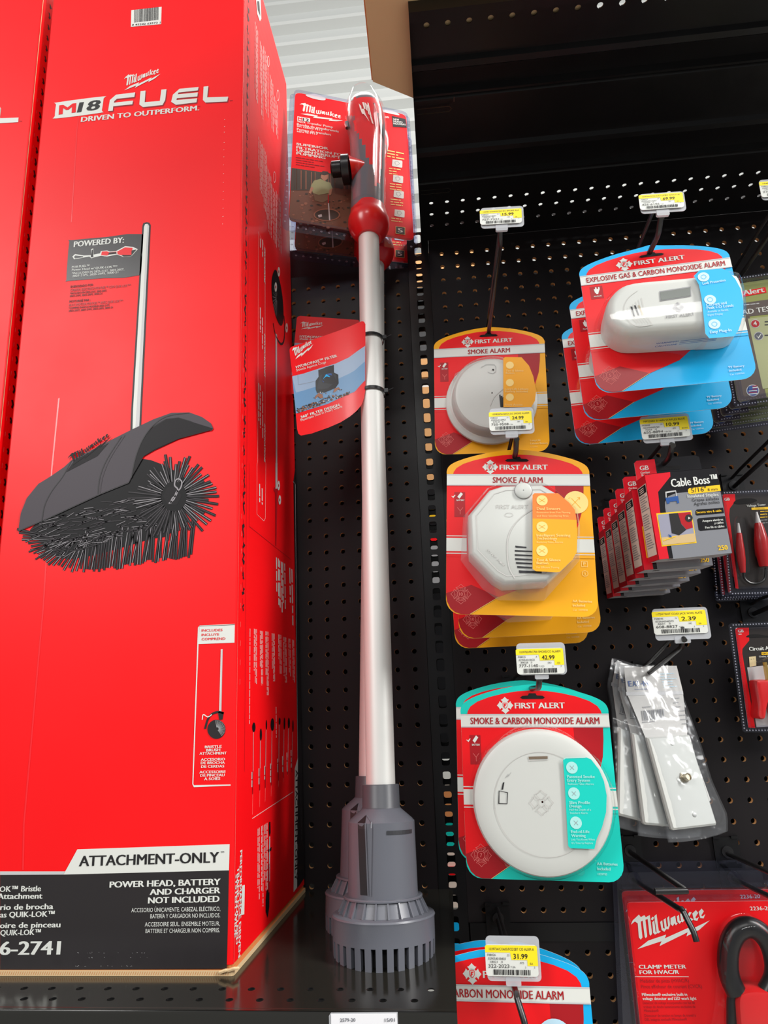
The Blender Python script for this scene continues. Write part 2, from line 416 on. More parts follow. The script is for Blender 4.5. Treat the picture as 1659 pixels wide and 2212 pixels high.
mb = MB(); mb.box(f0, .0135, 1.171, .69, 1.1922, -.012, .0015, STEEL); tag(mb.build('panel_rail'), 'flat black steel rail between the two right pegboards', 'rail')
for X0, X1, lab in ((-.64, -.0236, 'added dark board blocking light behind the pump bay pegboard'), (.0110, .69, 'added dark board blocking light behind the alarm bay pegboard')):  # added boards that keep light from showing through holes and seams
    mb = MB(); mb.box(Fr((0, 0, 0), (1, 0, 0), (0, 0, 1)), X0, .3, X1, 2.272 if X0 < -.1 else 2.2, -.066, -.0605, mat('dark_backing', (12, 11, 12), .7)); tag(mb.build('blocking_board'), lab, 'board')
# ---- slotted upright
def upright(label, xc):
    r = thing('slotted_upright', label, 'upright', (xc, .03, 0)); n = 87; zs = 1.1659-44*.02525
    for nm, Y, sg in (('front_face', -.001, 1), ('rear_face', .058, -1)):
        HW = .0172 if sg > 0 else .034; mb = MB(); F = Fr((xc, Y, 0), (1, 0, 0), (0, 0, 1))
        w2, h2 = .0056, .0088; p2 = .02525/2
        for k in range(n):
            zc = zs+k*.02525
            hole = rrect(-w2, zc-h2, w2, zc+h2, .003, 3); hole = hole[:8]+[(-w2, zc)]+hole[8:]+[(w2, zc)]; L = len(hole)
            out = []
            for x, z in hole:
                dx, dz = x, z-zc; fx = HW/abs(dx) if abs(dx) > 1e-9 else 1e9; fz = p2/abs(dz) if abs(dz) > 1e-9 else 1e9; q = min(fx, fz); out.append((dx*q, zc+dz*q))
            V = [F.P(*p) for p in hole]+[F.P(*p) for p in out]
            fs = [(i, L+i, L+(i+1) % L, (i+1) % L) for i in range(L)]
            mb.add(V, fs, STEEL)
            for sx in (-1, 1):
                for sz in (-1, 1):
                    pts = [p for p in out if p[0]*sx > 1e-9 and (p[1]-zc)*sz >= -1e-9]
                    e1 = [p for p in pts if abs(abs(p[0])-HW) < 1e-6]; e2 = [p for p in pts if abs(abs(p[1]-zc)-p2) < 1e-6]
                    if e1 and e2:
                        A = max(e1, key=lambda p: abs(p[1]-zc)); B = max(e2, key=lambda p: abs(p[0]))
                        mb.poly(F, [A, (sx*HW, zc+sz*p2), B], STEEL, 0)
            V = [F.P(x, z, 0) for x, z in hole]+[F.P(x, z, -.002*sg) for x, z in hole]
            mb.add(V, [(i, (i+1) % L, L+(i+1) % L, L+i) for i in range(L)], STEEL, True)
        mb.build(nm, r)
    mb = MB(); F = Fr((xc, 0, 0), (1, 0, 0), (0, 0, 1))
    HW = .0172
    for s in (-1, 1):
        mb.box(F, s*HW-.0008, zs-.0126, s*HW+.0008, zs+(n-.5)*.02525, -.0585, .0008, STEEL)
    mb.build('side_wall', r)
upright('black slotted steel upright between the pump bay and the alarm bay', -.0063)
# ---- the deck shelf under the cartons
YF = -.3265; ZS = 1.2318
def hole_plate(mb, F, X0, X1, B0, B1, rows, pitch, R, m, mw, depth, ry=None):
    """plate in plane F with rows of round holes; rows = [(b, first a)]; strips between"""
    N = 16; hp = pitch/2; b = B0; ry = ry or R
    for bc, a0 in sorted(rows):
        hb = min(hp, .010)
        if bc-hb > b: mb.rect(F, X0, b, X1, bc-hb, m, 0)
        k0 = int((a0-X0-hp)/pitch); s = a0-k0*pitch; cells = int((X1-s+hp)/pitch)
        while s+(cells-.5)*pitch > X1: cells -= 1
        mb.rect(F, X0, bc-hb, s-hp, bc+hb, m, 0); mb.rect(F, s+(cells-.5)*pitch, bc-hb, X1, bc+hb, m, 0)
        for k in range(cells):
            c = s+k*pitch; ring = [(c+R*cos(2*pi*i/N), bc+ry*sin(2*pi*i/N)) for i in range(N)]; out = []
            for i in range(N):
                t = 2*pi*i/N+1e-9; x, y = cos(t), sin(t); q = min(hp/max(abs(x), 1e-9), hb/max(abs(y), 1e-9)); out.append((c+x*q, bc+y*q))
            V = [F.P(*p) for p in ring]+[F.P(*p) for p in out]
            mb.add(V, [(i, N+i, N+(i+1) % N, (i+1) % N) for i in range(N)], m)
            for sx in (-1, 1):
                for sy in (-1, 1):
                    pts = [p for p in out if (p[0]-c)*sx > 1e-9 and (p[1]-bc)*sy > 1e-9]
                    e1 = [p for p in pts if abs(abs(p[0]-c)-hp) < 1e-6]; e2 = [p for p in pts if abs(abs(p[1]-bc)-hb) < 1e-6]
                    if e1 and e2:
                        A = max(e1, key=lambda p: abs(p[1]-bc)); B = max(e2, key=lambda p: abs(p[0]-c)); mb.poly(F, [A, (c+sx*hp, bc+sy*hb), B], m, 0)
            V = [F.P(*p) for p in ring]+[F.P(*p, -depth) for p in ring]
            mb.add(V, [(i, (i+1) % N, N+(i+1) % N, N+i) for i in range(N)], mw, True)
        b = bc+hb
    if B1 > b: mb.rect(F, X0, b, X1, B1, m, 0)
sh = thing('display_shelf', 'black glossy steel deck shelf carrying the red cartons and pumps', 'shelf', (-.5, -.16, ZS-.05))
mb = MB(); F = Fr((0, 0, ZS), (1, 0, 0), (0, 1, 0))
XL, XR = -.95, -.0062
hole_plate(mb, F, XL, XR, YF, .0, [(-.2868, -.1925), (-.3074, -.1790)], .0273, .0034, SHELF, STEEL, .0012)
mb.build('deck', sh)
mb = MB()
ed = [(YF+.0035*(1-cos(t*pi/8)), ZS-.0035*(1-sin(t*pi/8))) for t in range(5)]
sec = [(YF+.004, ZS+.0002), (YF+.001, ZS-.0008), (YF, ZS-.003), (YF, ZS-.045), (YF+.004, ZS-.047)]
mb.loft([[Vector((XL, y, z)) for y, z in sec], [Vector((XR, y, z)) for y, z in sec]], SHELF, closed=False)
mb.add([(XR, YF, ZS), (XR, YF+.012, ZS), (XR, YF+.012, ZS-.045), (XR, YF, ZS-.045)], [(0, 1, 2, 3)], SHELF)
mb.build('front_lip', sh)
# ---- the overhead shelf, seen from below
ZU = 2.221; YU = -.402
us = thing('overhead_shelf', 'black steel shelf overhead, its ribbed underside seen from below', 'shelf', (.4, -.2, ZU))
mb = MB(); X0, X1 = .0005, .90; F = Fr((0, 0, ZU), (1, 0, 0), (0, -1, 0))   # faces down
F = Fr((0, 0, ZU), (1, 0, 0), (0, 1, 0)); F.n = -F.n
hole_plate(mb, F, X0, X1, YU, -.335, [(-.3757, .0200)], .0242, .0034, STEEL, STEEL, .0012)
hole_plate(mb, F, X0, X1, -.118, -.0001, [(-.0889, .0192), (-.0635, .0192), (-.0375, .0192)], .0246, .0032, STEEL, STEEL, .0012)
# pressed channels between the panels
sec = [(-.335, 0), (-.3325, -.0035), (-.325, -.004), (-.318, 0), (-.291, .002), (-.289, -.003), (-.286, -.003), (-.284, 0), (-.281, -.003), (-.278, -.003), (-.276, 0),
       (-.200, 0), (-.1975, -.0035), (-.190, -.004), (-.183, 0), (-.146, .002), (-.144, -.003), (-.141, -.003), (-.139, 0), (-.136, -.003), (-.133, -.003), (-.131, 0), (-.118, 0)]
mb.loft([[Vector((X0, y, ZU+z*1.7)) for y, z in sec], [Vector((X1, y, ZU+z*1.7)) for y, z in sec]], STEEL, closed=False, smooth=False)
for Y in (-.281, -.136):   # punched tabs at the left end of each channel
    for x0, x1, dy in ((.004, .046, .014),):
        mb.line(Fr((0, 0, ZU-.0070), (1, 0, 0), (0, 1, 0)), [(x0, Y+dy-.004), (x1, Y+dy-.004), (x1+.003, Y+dy), (x1, Y+dy+.004), (x0, Y+dy+.004)], .0012, SHELF, 0)
    mb.line(Fr((0, 0, ZU-.0070), (1, 0, 0), (0, 1, 0)), [(.052, Y-.003), (.052, Y+.004)], .0012, SHELF, 0)
mb.build('underside', us)
mb = MB()
mb.add([(X0, YU, ZU-.012), (X1, YU, ZU-.012), (X1, YU, ZU+.02), (X0, YU, ZU+.02)], [(0, 1, 2, 3)], STEEL)
mb.add([(X0, YU, ZU-.012), (X1, YU, ZU-.012), (X1, YU+.012, ZU-.012), (X0, YU+.012, ZU-.012)], [(0, 1, 2, 3)], STEEL)
mb.build('front_lip', us)
mb = MB(); mb.add([(X0, YU, ZU-.012), (X0, YU, ZU+.02), (X0, 0, ZU+.02), (X0, 0, ZU-.012)], [(0, 1, 2, 3)], STEEL); mb.build('end_plate', us)
# ---- cartons stored above and behind
def carton(label, pts, z0, z1, m, group=None, extra=None):
    F = Fr((0, 0, 0), (1, 0, 0), (0, 1, 0)); c = Vector((sum(p[0] for p in pts)/4, sum(p[1] for p in pts)/4, z0))
    r = thing('cardboard_carton', label, 'carton', c, group)
    mb = MB(); mb.prism(F, pts, z0+.004, z1, m); mb.build('body', r)
    mb = MB(); mb.prism(F, inset(pts, .0015), z0, z0+.004, m, CUT)
    mb.build('bottom_flap', r)
    return r
a = atZ(785, 0, ZU+.0042); b = atZ(803, 178, ZU+.0042); c2 = atZ(887, 212, ZU+.0042)
b2 = Vector((b.x, b.y)); d1 = (Vector((a.x, a.y))-b2).normalized(); d2 = Vector((c2.x, c2.y))-b2; d2.normalize()
p = [b2, b2+d1*.30, b2+d1*.30+d2*.30, b2+d2*.30]
carton('brown cardboard carton overhanging the left end of the overhead shelf', [tuple(v) for v in p][::-1], ZU+.0042, ZU+.32, KRAFT)
# ================================================================ BRUSH CARTONS
FB = Fr((0, -.26, 0), (1, 0, 0), (0, 0, 1))
K1 = K(0, 0, 2.592); K2 = K(0, 440, 2.592); K3 = K(0, 860, 2.592); K4 = K(0, 1300, 2.5136); K5 = K(0, 1740, 2.5136)
def carton_shell(name, label, tl, tr, bl, br, top, depth, bkb=None, bkt=None):
    r = thing(name, label, 'carton', ((bl+br)/2, -.26+depth/2, ZS), 'red brush cartons standing on the deck shelf')
    mb = MB(); z0 = ZS+.0095
    lean = lambda x0, x1, z: x0+(x1-x0)*(z-z0)/(top-z0)
    f = [(bl, z0), (br, z0), (tr, top), (tl, top)]
    # body with softly rounded upright corners
    rings = []
    bkb = br if bkb is None else bkb; bkt = tr if bkt is None else bkt
    for z in [z0+(top-z0)*i/60 for i in range(61)]:
        l, rr = lean(bl, tl, z), lean(br, tr, z); rb = lean(bkb, bkt, z); e = .0022; y0, y1 = -.26, -.26+depth
        rings.append([Vector(p) for p in ((l+e, y0, z), (rr-e, y0, z), (rr-e*.3, y0+e*.3, z), (rr+(rb-rr)*.009, y0+e, z), (rb-(rb-rr)*.009, y1-e, z), (rb-e, y1, z), (l+e, y1, z), (l, y1-e, z), (l, y0+e, z), (l+e*.3, y0+e*.3, z))])
    mb.loft(rings, RED, True, True, smooth=False)
    return r, mb
BL, BR, TL, TR, TOP = -.4990, -.2190, -.5262, -.2342, 2.578
BKB, BKT = -.2030, -.2327     # the back edge of its right side: the board is slightly twisted
cart, mb = carton_shell('brush_carton', 'tall red carton with a bristle brush and DRIVEN TO OUTPERFORM printed on it', TL, TR, BL, BR, TOP, .254, BKB, BKT)
# --- front print
P = lambda pts, m, k, h=.0003: mb.pp(FB, pts, m, h, k)
# barcode sticker
P([(735, 57), (905, 38), (902, 135), (733, 150)], WHT, K1)
rr = random.Random(5); x = 752
while x < 888:
    wd = rr.choice((2, 3, 3, 5)); y = 60-(x-752)*.115
    P([(x, y-6), (x+wd, y-6.3), (x+wd-1, y+66), (x-1, y+66)], INK, K1, .0005); x += wd+rr.choice((2, 3, 4))
mb.tx(FB, '0 45242 63573 1', (738, 145), (898, 131), 10, INK, K1)
A = FB.uv(*K1(690, 508)); script_logo(mb, FB, A, Vector(FB.uv(*K1(893, 508))).x-A[0], FB.uv(*K1(690, 408))[1]-A[1], WHT, flat=.0)
P(smooth_pts([(322, 573), (575, 540), (580, 552), (570, 618), (560, 632), (315, 663), (307, 650), (314, 585)], 3), WHT, K1)
mb.tx(FB, 'M', (328, 642), (424, 629), 52, REDC, K1, .0005, .03); mb.tx(FB, '18', (430, 630), (556, 612), 54, INK, K1, .0005, .03, .18)
SHD = mat('print_shadow', (150, 18, 30), .4)
for pl in ([(605,622),(615,560),(650,530),(757,517),(752,543),(655,553),(640,566),(637,575),(745,563),(741,584),(634,595),(631,620)],
           [(787,510),(815,507),(810,572),(895,565),(903,502),(932,499),(925,560),(910,588),(800,600),(780,585)],
           [(968,530),(1005,497),(1112,487),(1108,506),(1000,518),(995,528),(1108,517),(1105,540),(990,550),(988,560),(1104,550),(1100,573),(985,587),(958,570)],
           [(1140,485),(1167,482),(1160,545),(1278,541),(1272,568),(1150,574),(1136,560)]):
    P([(x+5, y+6) for x, y in pl], SHD, K1, .0002); P(pl, WHT, K1, .0004)
mb.tx(FB, 'DRIVEN TO OUTPERFORM.', (452, 683), (1116, 617), 27, WHT, K1, .0004, .03)
mb.tx(FB, 'TM', (1285, 568), (1302, 566), 7, SHD, K1); mb.tx(FB, 'TM', (1105, 600), (1120, 598), 6, SHD, K1)
# powered-by panel
P(smooth_pts([(400, 204), (600, 186), (800, 170), (792, 285), (783, 400), (580, 417), (385, 432), (372, 425), (378, 320), (388, 212)], 2), BLK, K2)
mb.tx(FB, 'POWERED BY:', (412, 243), (694, 218), 31, WHT, K2, .0005, .03)
for pl, mm, hh in (([(405,296),(420,282),(470,290),(510,288),(510,255),(522,250),(524,285),(560,278),(565,265),(600,262),(615,268),(650,265),(700,238),(745,242),(772,255),(735,296),(690,298),(655,285),(600,296),(565,292),(530,300),(512,306),(500,296),(415,312)], WHT, .0005),
                   ([(414,298),(422,290),(465,294),(465,299),(420,306)], BLKP, .0007), ([(508,300),(514,258),(520,258),(522,298)], INK, .0007),
                   ([(566,288),(570,268),(598,266),(612,272),(652,268),(652,280),(612,284),(598,290)], REDC, .0007), ([(604,284),(612,273),(650,270),(652,279)], INK, .0009),
                   ([(656,268),(700,244),(742,247),(738,285),(690,292),(658,282)], REDC, .0007), ([(736,262),(764,256),(736,288)], INK, .0009), ([(680,286),(738,288),(734,293),(690,295)], INK, .0009)):
    P(pl, mm, K2, hh)
for t, p0, p1, hp, mm in (('M18 FUEL™', (402,361), (500,353), 12, WHT), ('Power Head w/ QUIK-LOK™*', (402,377), (657,357), 12, WHT), ('*INCLUDED IN 2825-21ST, 2825-20ST,', (402,396), (696,373), 11, WHT), ('2825-21PS, 2825-20PS, 3000-21', (405,411), (662,389), 11, WHT),
        ('ENERGIZADO POR:', (395,471), (522,459), 12, INK), ('CABEZAL ELÉCTRICO M18 FUEL™ CON QUIK-LOK™*', (393,491), (732,463), 13, SHD), ('*INCLUIDO EN 2825-21ST, 2825-20ST,', (392,507), (598,491), 10, INK), ('2825-21PS, 2825-20PS, 3000-21', (390,522), (571,507), 10, INK),
        ('MOTORISÉ PAR :', (388,554), (506,544), 12, INK), ('BLOC MOTEUR M18 FUEL™ AVEC QUIK-LOK™*', (386,574), (688,550), 13, SHD), ('*COMPRIS DANS LE MODÈLES 2825-21ST,', (384,590), (614,572), 10, INK), ('2825-20ST, 2825-21PS, 2825-20PS, 3000-21', (384,605), (631,585), 10, INK)):
    mb.tx(FB, t, p0, p1, hp, mm, K2, .0005, .012)
# brush handle
A = lambda k, pts: [k(x, y) for x, y in pts]
P(A(K2, [(797,124),(803,108),(820,103),(836,106),(844,120)])+A(K2, [(790,1244)])+A(K3, [(783,170),(730,180)])+A(K2, [(735,1150)]), INK, ID, .0003)
P(A(K2, [(806,130),(812,115),(828,113),(835,125),(780,1244)])+A(K3, [(775,170),(742,176)])+A(K2, [(745,1150)]), LGR, ID, .0005)
P(A(K2, [(806,130),(812,115),(822,113),(826,125),(760,1244)])+A(K3, [(753,172),(742,176)])+A(K2, [(745,1150)]), WHT, ID, .0006)
# brush: dark mass, bristles, hood
BR1 = mat('brush_print_black', (17, 16, 18), .5, spec=.25); BR2 = mat('brush_print_grey', (74, 70, 74), .5, spec=.25); BR3 = mat('brush_print_light', (150, 146, 150), .5, spec=.25); HOOD = mat('hood_print', (72, 66, 72), .48, spec=.3); HOOD2 = mat('hood_print_dark', (26, 23, 26), .5, spec=.25)
P(smooth_pts([(170,735),(300,640),(560,530),(730,440),(800,340),(1000,420),(1080,520),(1050,620),(990,700),(940,770),(840,790),(690,835),(520,880),(390,900),(300,880),(240,820),(200,780)], 4), BR1, K3, .0003)
r5 = random.Random(11)
def bristle(x0, y0, x1, y1, wd, h, hl=True):
    L = sqrt((x1-x0)**2+(y1-y0)**2); nx, ny = -(y1-y0)/L*wd/2, (x1-x0)/L*wd/2
    P([(x0+nx, y0+ny), (x1+nx, y1+ny), (x1-nx, y1-ny), (x0-nx, y0-ny)], BR1, K3, h)
    if hl: P([(x0+nx*.2, y0+ny*.2), (x1+nx*.2, y1+ny*.2), (x1-nx*.3, y1-ny*.3), (x0-nx*.3, y0-ny*.3)], BR3 if r5.random() < .35 else BR2, K3, h+.0001)
for i in range(64):       # lower fringe along the roller
    t = i/63; x = 175+t*890; y = 800+130*sin(min(1, t*2.2)*pi/2)-t*150-(0 if t > .12 else 60*(1-t/.12)); ang = radians(200-110*min(1, t*3)) if t < .33 else radians(92-8*(t-.33))
    L = r5.uniform(130, 185); ex, ey = x+cos(ang)*L*.55, y+sin(ang)*L*.5+20
    bristle(x-cos(ang)*L*.6+r5.uniform(10, 40), y-sin(ang)*L*.7, ex, ey, 13, .0004)
for i in range(150):      # short glints in the mass
    x = r5.uniform(210, 900); y = r5.uniform(0, 1); yb = 700-(x-200)*.29; yy = yb+y*(230-(x-200)*.02); a = radians(r5.uniform(-25, 30)+(x-550)*.04)+pi; L = r5.uniform(40, 110)
    bristle(x, yy, x+cos(a)*L, yy+sin(a)*L*.6+18, 9, .0005)
for i in range(62):       # round end of the roller
    a = 2*pi*i/62+r5.uniform(-.04, .04); L = r5.uniform(190, 262); q0 = 70
    if -2.9 < (a if a < pi else a-2*pi) < -1.85: L *= .8
    bristle(970+cos(a)*q0, 552+sin(a)*q0*.95, 970+cos(a)*L, 552+sin(a)*L*.95, 15, .0006 if i % 2 else .0007)
P(circ(975, 550, 70, 28, 84), BR1, K3, .0009); P(circ(965, 548, 52, 6, 58), HOOD2, K3, .0010)
mb.line(FB, smooth_pts([(945, 590), (975, 565), (985, 530), (1010, 505), (1018, 470), (1000, 452), (982, 462), (978, 490), (995, 510), (985, 545), (965, 560), (955, 590)], 4, False), .0016, BR3, .0012, k=K3)
P([(740,440),(790,215),(900,130),(1190,165),(1000,230),(870,290),(800,330)], HOOD2, K3, .0010)
hood = [(103,742),(118,640),(150,560),(215,480),(280,440),(360,385),(400,348),(640,225),(740,175),(860,118),(960,82),(1060,80),(1130,105),(1180,140),(1192,165),(1180,178),(1060,125),(1000,108),(930,115),(850,160),(800,230),(765,320),(740,430),(720,470),(560,535),(420,600),(260,675)]
P([(103+(x-103)*1.004-2, y+6) for x, y in hood], INK, K3, .0012); P(hood, HOOD, K3, .0013)
P([(735,445),(760,330),(800,235),(860,160),(930,118),(1000,110),(1188,168),(1185,178),(1000,228),(870,285),(805,325),(765,395)], HOOD2, K3, .0014)
for pts, wd, mm in (([(235,685),(250,600),(290,520),(350,440),(400,350)], 1.2, INK), ([(548,535),(560,440),(600,340),(680,215)], 1.2, INK), ([(560,530),(575,440),(618,335),(700,207)], 1.0, BR2), ([(735,445),(760,330),(800,230),(860,150),(940,100),(1060,82)], 1.2, INK)):
    mb.line(FB, smooth_pts(pts, 4, False), wd*.0009, mm, .0016, k=K3)
P([(370,415),(420,345),(610,250),(545,325)], HOOD2, K3, .0015)
A0 = FB.uv(*K3(400, 385)); script_logo(mb, FB, A0, .058, .018, BR1, .0017, rot=.42)
# includes panel
mb.line(FB, [(1275, 123), (1085, 131), (1078, 140), (1047, 990), (1053, 1001), (1252, 995)], .0011, WHT, .0003, k=K4)
P([(1083, 131), (1275, 123), (1273, 222), (1078, 229)], WHT, K4, .0003)
for t, y, x1 in (('INCLUDES', 162, 1208), ('INCLUYE', 186, 1190), ('COMPREND', 209, 1224)): mb.tx(FB, t, (1094, y), (x1, y-3), 13, REDC, K4, .0005, .015)
P([(1199, 258), (1209, 257), (1202, 600), (1190, 600)], LGR, K4, .0004); P([(1199, 258), (1203, 257), (1195, 600), (1190, 600)], WHT, K4, .0005)
P([(1183, 598), (1215, 598), (1208, 640), (1190, 640)], INK, K4, .0005)
mb.line(FB, smooth_pts([(1215, 605), (1185, 598), (1150, 610), (1128, 640), (1113, 690)], 5, False), .0022, INK, .0005, k=K4)
mb.line(FB, smooth_pts([(1098, 640), (1104, 612), (1128, 625), (1150, 612)], 4, False), .0010, WHT, .0006, k=K4)
P(circ(1175, 692, 49, 30, 52), BLK, K4, .0005)
for i in range(18):
    a = radians(-100+i*9); mb.line(FB, [(1178+cos(a)*8, 690+sin(a)*8), (1178+cos(a)*46, 690+sin(a)*48)], .0004, GRY, .0007, k=K4)
for t, y, x0, x1 in (('BRISTLE', 795, 1112, 1204), ('BRUSH', 813, 1120, 1196), ('ATTACHMENT', 831, 1083, 1231), ('ACCESORIO', 864, 1090, 1222), ('DE BROCHA', 882, 1090, 1221), ('DE CERDAS', 902, 1092, 1218), ('ACCESSOIRE', 932, 1082, 1225), ('DE PINCEAU', 950, 1087, 1220), ('À SOIES', 969, 1108, 1196)):
    mb.tx(FB, t, (x0, y), (x1, y-3), 14, WHT, K4, .0005, .025)
# foot of the front
P([(0, 376), (345, 374), (1243, 351), (1236, 700), (1231, 886), (0, 893)], BLK, K5, .0003)
P([(0, 358), (353, 358), (345, 375), (0, 377)], LGR, K5, .0004)
P([(420, 238), (1247, 210), (1243, 352), (345, 375)], WHT, K5, .0005)
mb.tx(FB, 'ATTACHMENT-ONLY', (428, 330), (1190, 309), 56, INK, K5, .0007, .025, res=3); mb.tx(FB, 'TM', (1198, 257), (1217, 256), 8, INK, K5, .0007)
for t, p0, p1, hp, bo in (('POWER HEAD, BATTERY', (594,446), (1198,430), 33, .035), ('AND CHARGER', (812,486), (1197,476), 32, .035), ('NOT INCLUDED', (803,532), (1192,523), 33, .035),
        ('ACCESORIO ÚNICAMENTE. CABEZAL ELÉCTRICO,', (713,580), (1196,572), 23, .0), ('BATERÍA Y CARGADOR NO INCLUIDOS.', (816,613), (1195,607), 23, .0), ('ACCESSOIRE SEUL. ENSEMBLE MOTEUR,', (786,657), (1194,652), 23, .0), ('BATTERIE ET CHARGEUR NON COMPRIS.', (790,693), (1193,688), 23, .0),
        ('OK™ Bristle', (-4,469), (222,465), 30, .025), ('Attachment', (-16,508), (230,505), 30, .025), ('rio de brocha', (0,567), (289,562), 30, .025), ('as QUIK-LOK™', (0,608), (296,603), 30, .025), ('oire de pinceau', (-2,666), (328,661), 30, .025), ('QUIK-LOK™', (0,706), (221,702), 30, .025), ('49-16-2741', (-235,812), (327,809), 72, .03)):
    mb.tx(FB, t, p0, p1, hp, WHT, K5, .0006, bo, res=3 if hp > 30 else 2)
# scuffs along the foot and a long vertical crease
rr = random.Random(9)
for i in range(34):
    x = rr.choice((rr.uniform(400, 560), rr.uniform(560, 820))); y = rr.choice((798, 826, 872))+rr.uniform(-3, 3); P([(x, y), (x+rr.uniform(2, 9), y), (x+3, y+2)], LGR, K5, .0007)
for i in range(14): y = 660+i*45+rr.uniform(-12, 12); x = 1255-i*.8; P([(x, y), (x+rr.uniform(3, 7), y-1), (x+2, y+3)], WHT, K1, .0006)
CRE = mat('pressed_crease_red', (246, 34, 42), .3, coat=.3)
mb.line(FB, [(455, 560), (432, 720), (415, 1000), (400, 1244)], .0012, CRE, .0002, k=K1)
mb.line(FB, [K3(330, 0), K3(290, 400), K4(236, 20), K4(205, 360), K4(170, 760), K5(130, 100), K5(125, 350)], .0018, CRE, .0002, k=ID)
# --- print on the right-hand side
class TwistedSide:
    """the right-hand side of the carton: a = distance back from the front corner, b = height above the foot"""
    o = Vector((BR, -.26, ZS+.0095)); H = TOP-ZS-.0095; D = .254
    n = Vector((1, -.06, .012)).normalized()
    def X(s, a, b): t = b/s.H; f = BR+(TR-BR)*t; g = BKB+(BKT-BKB)*t; return f+(g-f)*a/s.D
    def P(s, a, b, h=0): return Vector((s.X(a, b), s.o.y+a, s.o.z+b))+s.n*h
    def uv(s, x, y, h=0):
        d = ray(x, y); X = BR
        for _ in range(14): t = (X+h-CAM.x)/d.x; q = CAM+d*t; a, b = q.y-s.o.y, q.z-s.o.z; X = s.X(min(max(a, 0), s.D), b)
        return (min(max(a, .0004), s.D-.0008), b)
FS = TwistedSide()
KS1 = K(490, 400, 3.688); KS2 = K(490, 1000, 3.688); KS3 = K(480, 1550, 3.815); KS0 = K(500, 0, 3.686)
Ps = lambda pts, m, k, h=.0003: mb.pp(FS, pts, m, h, k)
# torn tear-strip: black ragged marks and pale dashes, all the way down
rr = random.Random(21); b = .34
while b < 1.33:
    a0 = .017; L = rr.uniform(.006, .016); pts = []; n = 5
    for i in range(n+1): pts.append((a0+rr.uniform(-.0022, .0045), b+L*i/n))
    mb.line(FS, pts, [rr.uniform(.0010, .0042) for _ in pts], INK, .0004)
    mb.line(FS, [(a0, b+L), (a0+rr.uniform(-.001, .001), b+L+.006)], .0007, SHD, .0003)
    b += L+rr.uniform(.002, .012)
b = .26
while b < 1.33: mb.line(FS, [(.0105, b), (.0105, b+.006)], .0008, REDL, .0004); b += .0205
mb.line(FS, [(.027, .17), (.027, 1.33)], .0006, RED2, .0003); mb.line(FS, [(.0022, 0), (.0022, 1.335)], .0007, REDL, .0003)
LINE = mat('white_line_print', (236, 190, 186), .4)
# outlined specification boxes
mb.line(FS, [(252, 370), (305, 500), (305, 2212)], .0007, LINE, .0004, k=KS1); mb.line(FS, [(252, 370), (246, 2212)], .0007, LINE, .0004, k=KS1)
mb.line(FS, [(241, 0), (240, 410), (295, 462), (307, 440), (311, 0)], .0007, LINE, .0004, k=KS2)
def vtext(t, p0, p1, wpx, m, k, bold=.02):
    """print that runs down the side"""
    A = Vector(FS.uv(*k(*p0))); B = Vector(FS.uv(*k(*p1))); q = abs(FS.uv(*k(p0[0]+wpx, p0[1]))[0]-A.x)
    mb.text(FS, t, A.x, A.y, q, m, .0005, (B-A).length, bold, 'L', atan2((B-A).y, (B-A).x))
vtext('SPECIFICATIONS', (293, 490), (293, 768), 11, WHT, KS1); vtext('ESPECIFICACIONES', (293, 1180), (293, 1518), 11, WHT, KS1); vtext('SPÉCIFICATIONS', (293, 1895), (293, 2200), 11, WHT, KS1)
def vscrib(p0, p1, wpx, m, k, lines=1, gap=1.5, seed=1):
    A = Vector(FS.uv(*k(*p0))); B = Vector(FS.uv(*k(*p1))); q = abs(FS.uv(*k(p0[0]+wpx, p0[1]))[0]-A.x); r = random.Random(seed)
    for i in range(lines):
        b = A.y; end = A.y+(B.y-A.y)*(1 if i < lines-1 else r.uniform(.6, .95))
        while b > end:
            L = r.uniform(1.2, 4)*q; L = min(L, b-end+1e-5); mb.rect(FS, A.x-q*gap*i, b-L, A.x-q*gap*i+q*.7, b, m, .0004); b -= L+q*.45
for i, (x, y0, y1, n) in enumerate(((262, 420, 500, 1), (280, 430, 640, 1), (262, 970, 1180, 1), (278, 1050, 1420, 1), (262, 1590, 1930, 2), (280, 1640, 2100, 1))): vscrib((x, y0), (x, y1), 8, WHT, KS1, n, 1.5, i)
vscrib((276, 200), (276, 400), 9, WHT, KS2, 1); vscrib((256, 165), (256, 390), 9, WHT, KS2, 1)
# side picture of the brush: wheel, hood, pole and round call-outs
Ps(smooth_pts([(378,680),(400,690),(430,800),(448,930),(452,1060),(440,1115),(420,1110),(390,1040),(362,900),(358,760)], 4), BR1, KS1, .0004)
for i in range(12):
    a = radians(100+i*14); mb.line(FS, [(402+cos(a)*8, 900+sin(a)*22), (402+cos(a)*36, 900+sin(a)*150)], .0006, GRY, .0006, k=KS1)
for x, y, k in ((390, 812, KS1), (414, 690, KS1), (477, 1137, KS1), (413, 180, KS2), (422, 295, KS2)):
    Ps(circ(x, y, 10, 16, 38), WHT, k, .0007); Ps(circ(x, y, 4, 10, 13), RED2, k, .0009)
mb.line(FS, smooth_pts([(370, 1100), (385, 1180), (405, 1230), (432, 1265), (455, 1240), (462, 1140), (456, 1040)], 5, False), .0035, BR1, .0005, k=KS1)
Ps([(388, 1180), (400, 1190), (402, 2212), (390, 2212)], LGR, KS1, .0005); Ps([(388, 0), (403, 0), (403, 205), (388, 205)], LGR, KS2, .0005)
Ps([(375, 195), (403, 195), (404, 230), (395, 660), (388, 660), (386, 235), (372, 218)], RED2, KS2, .0005)
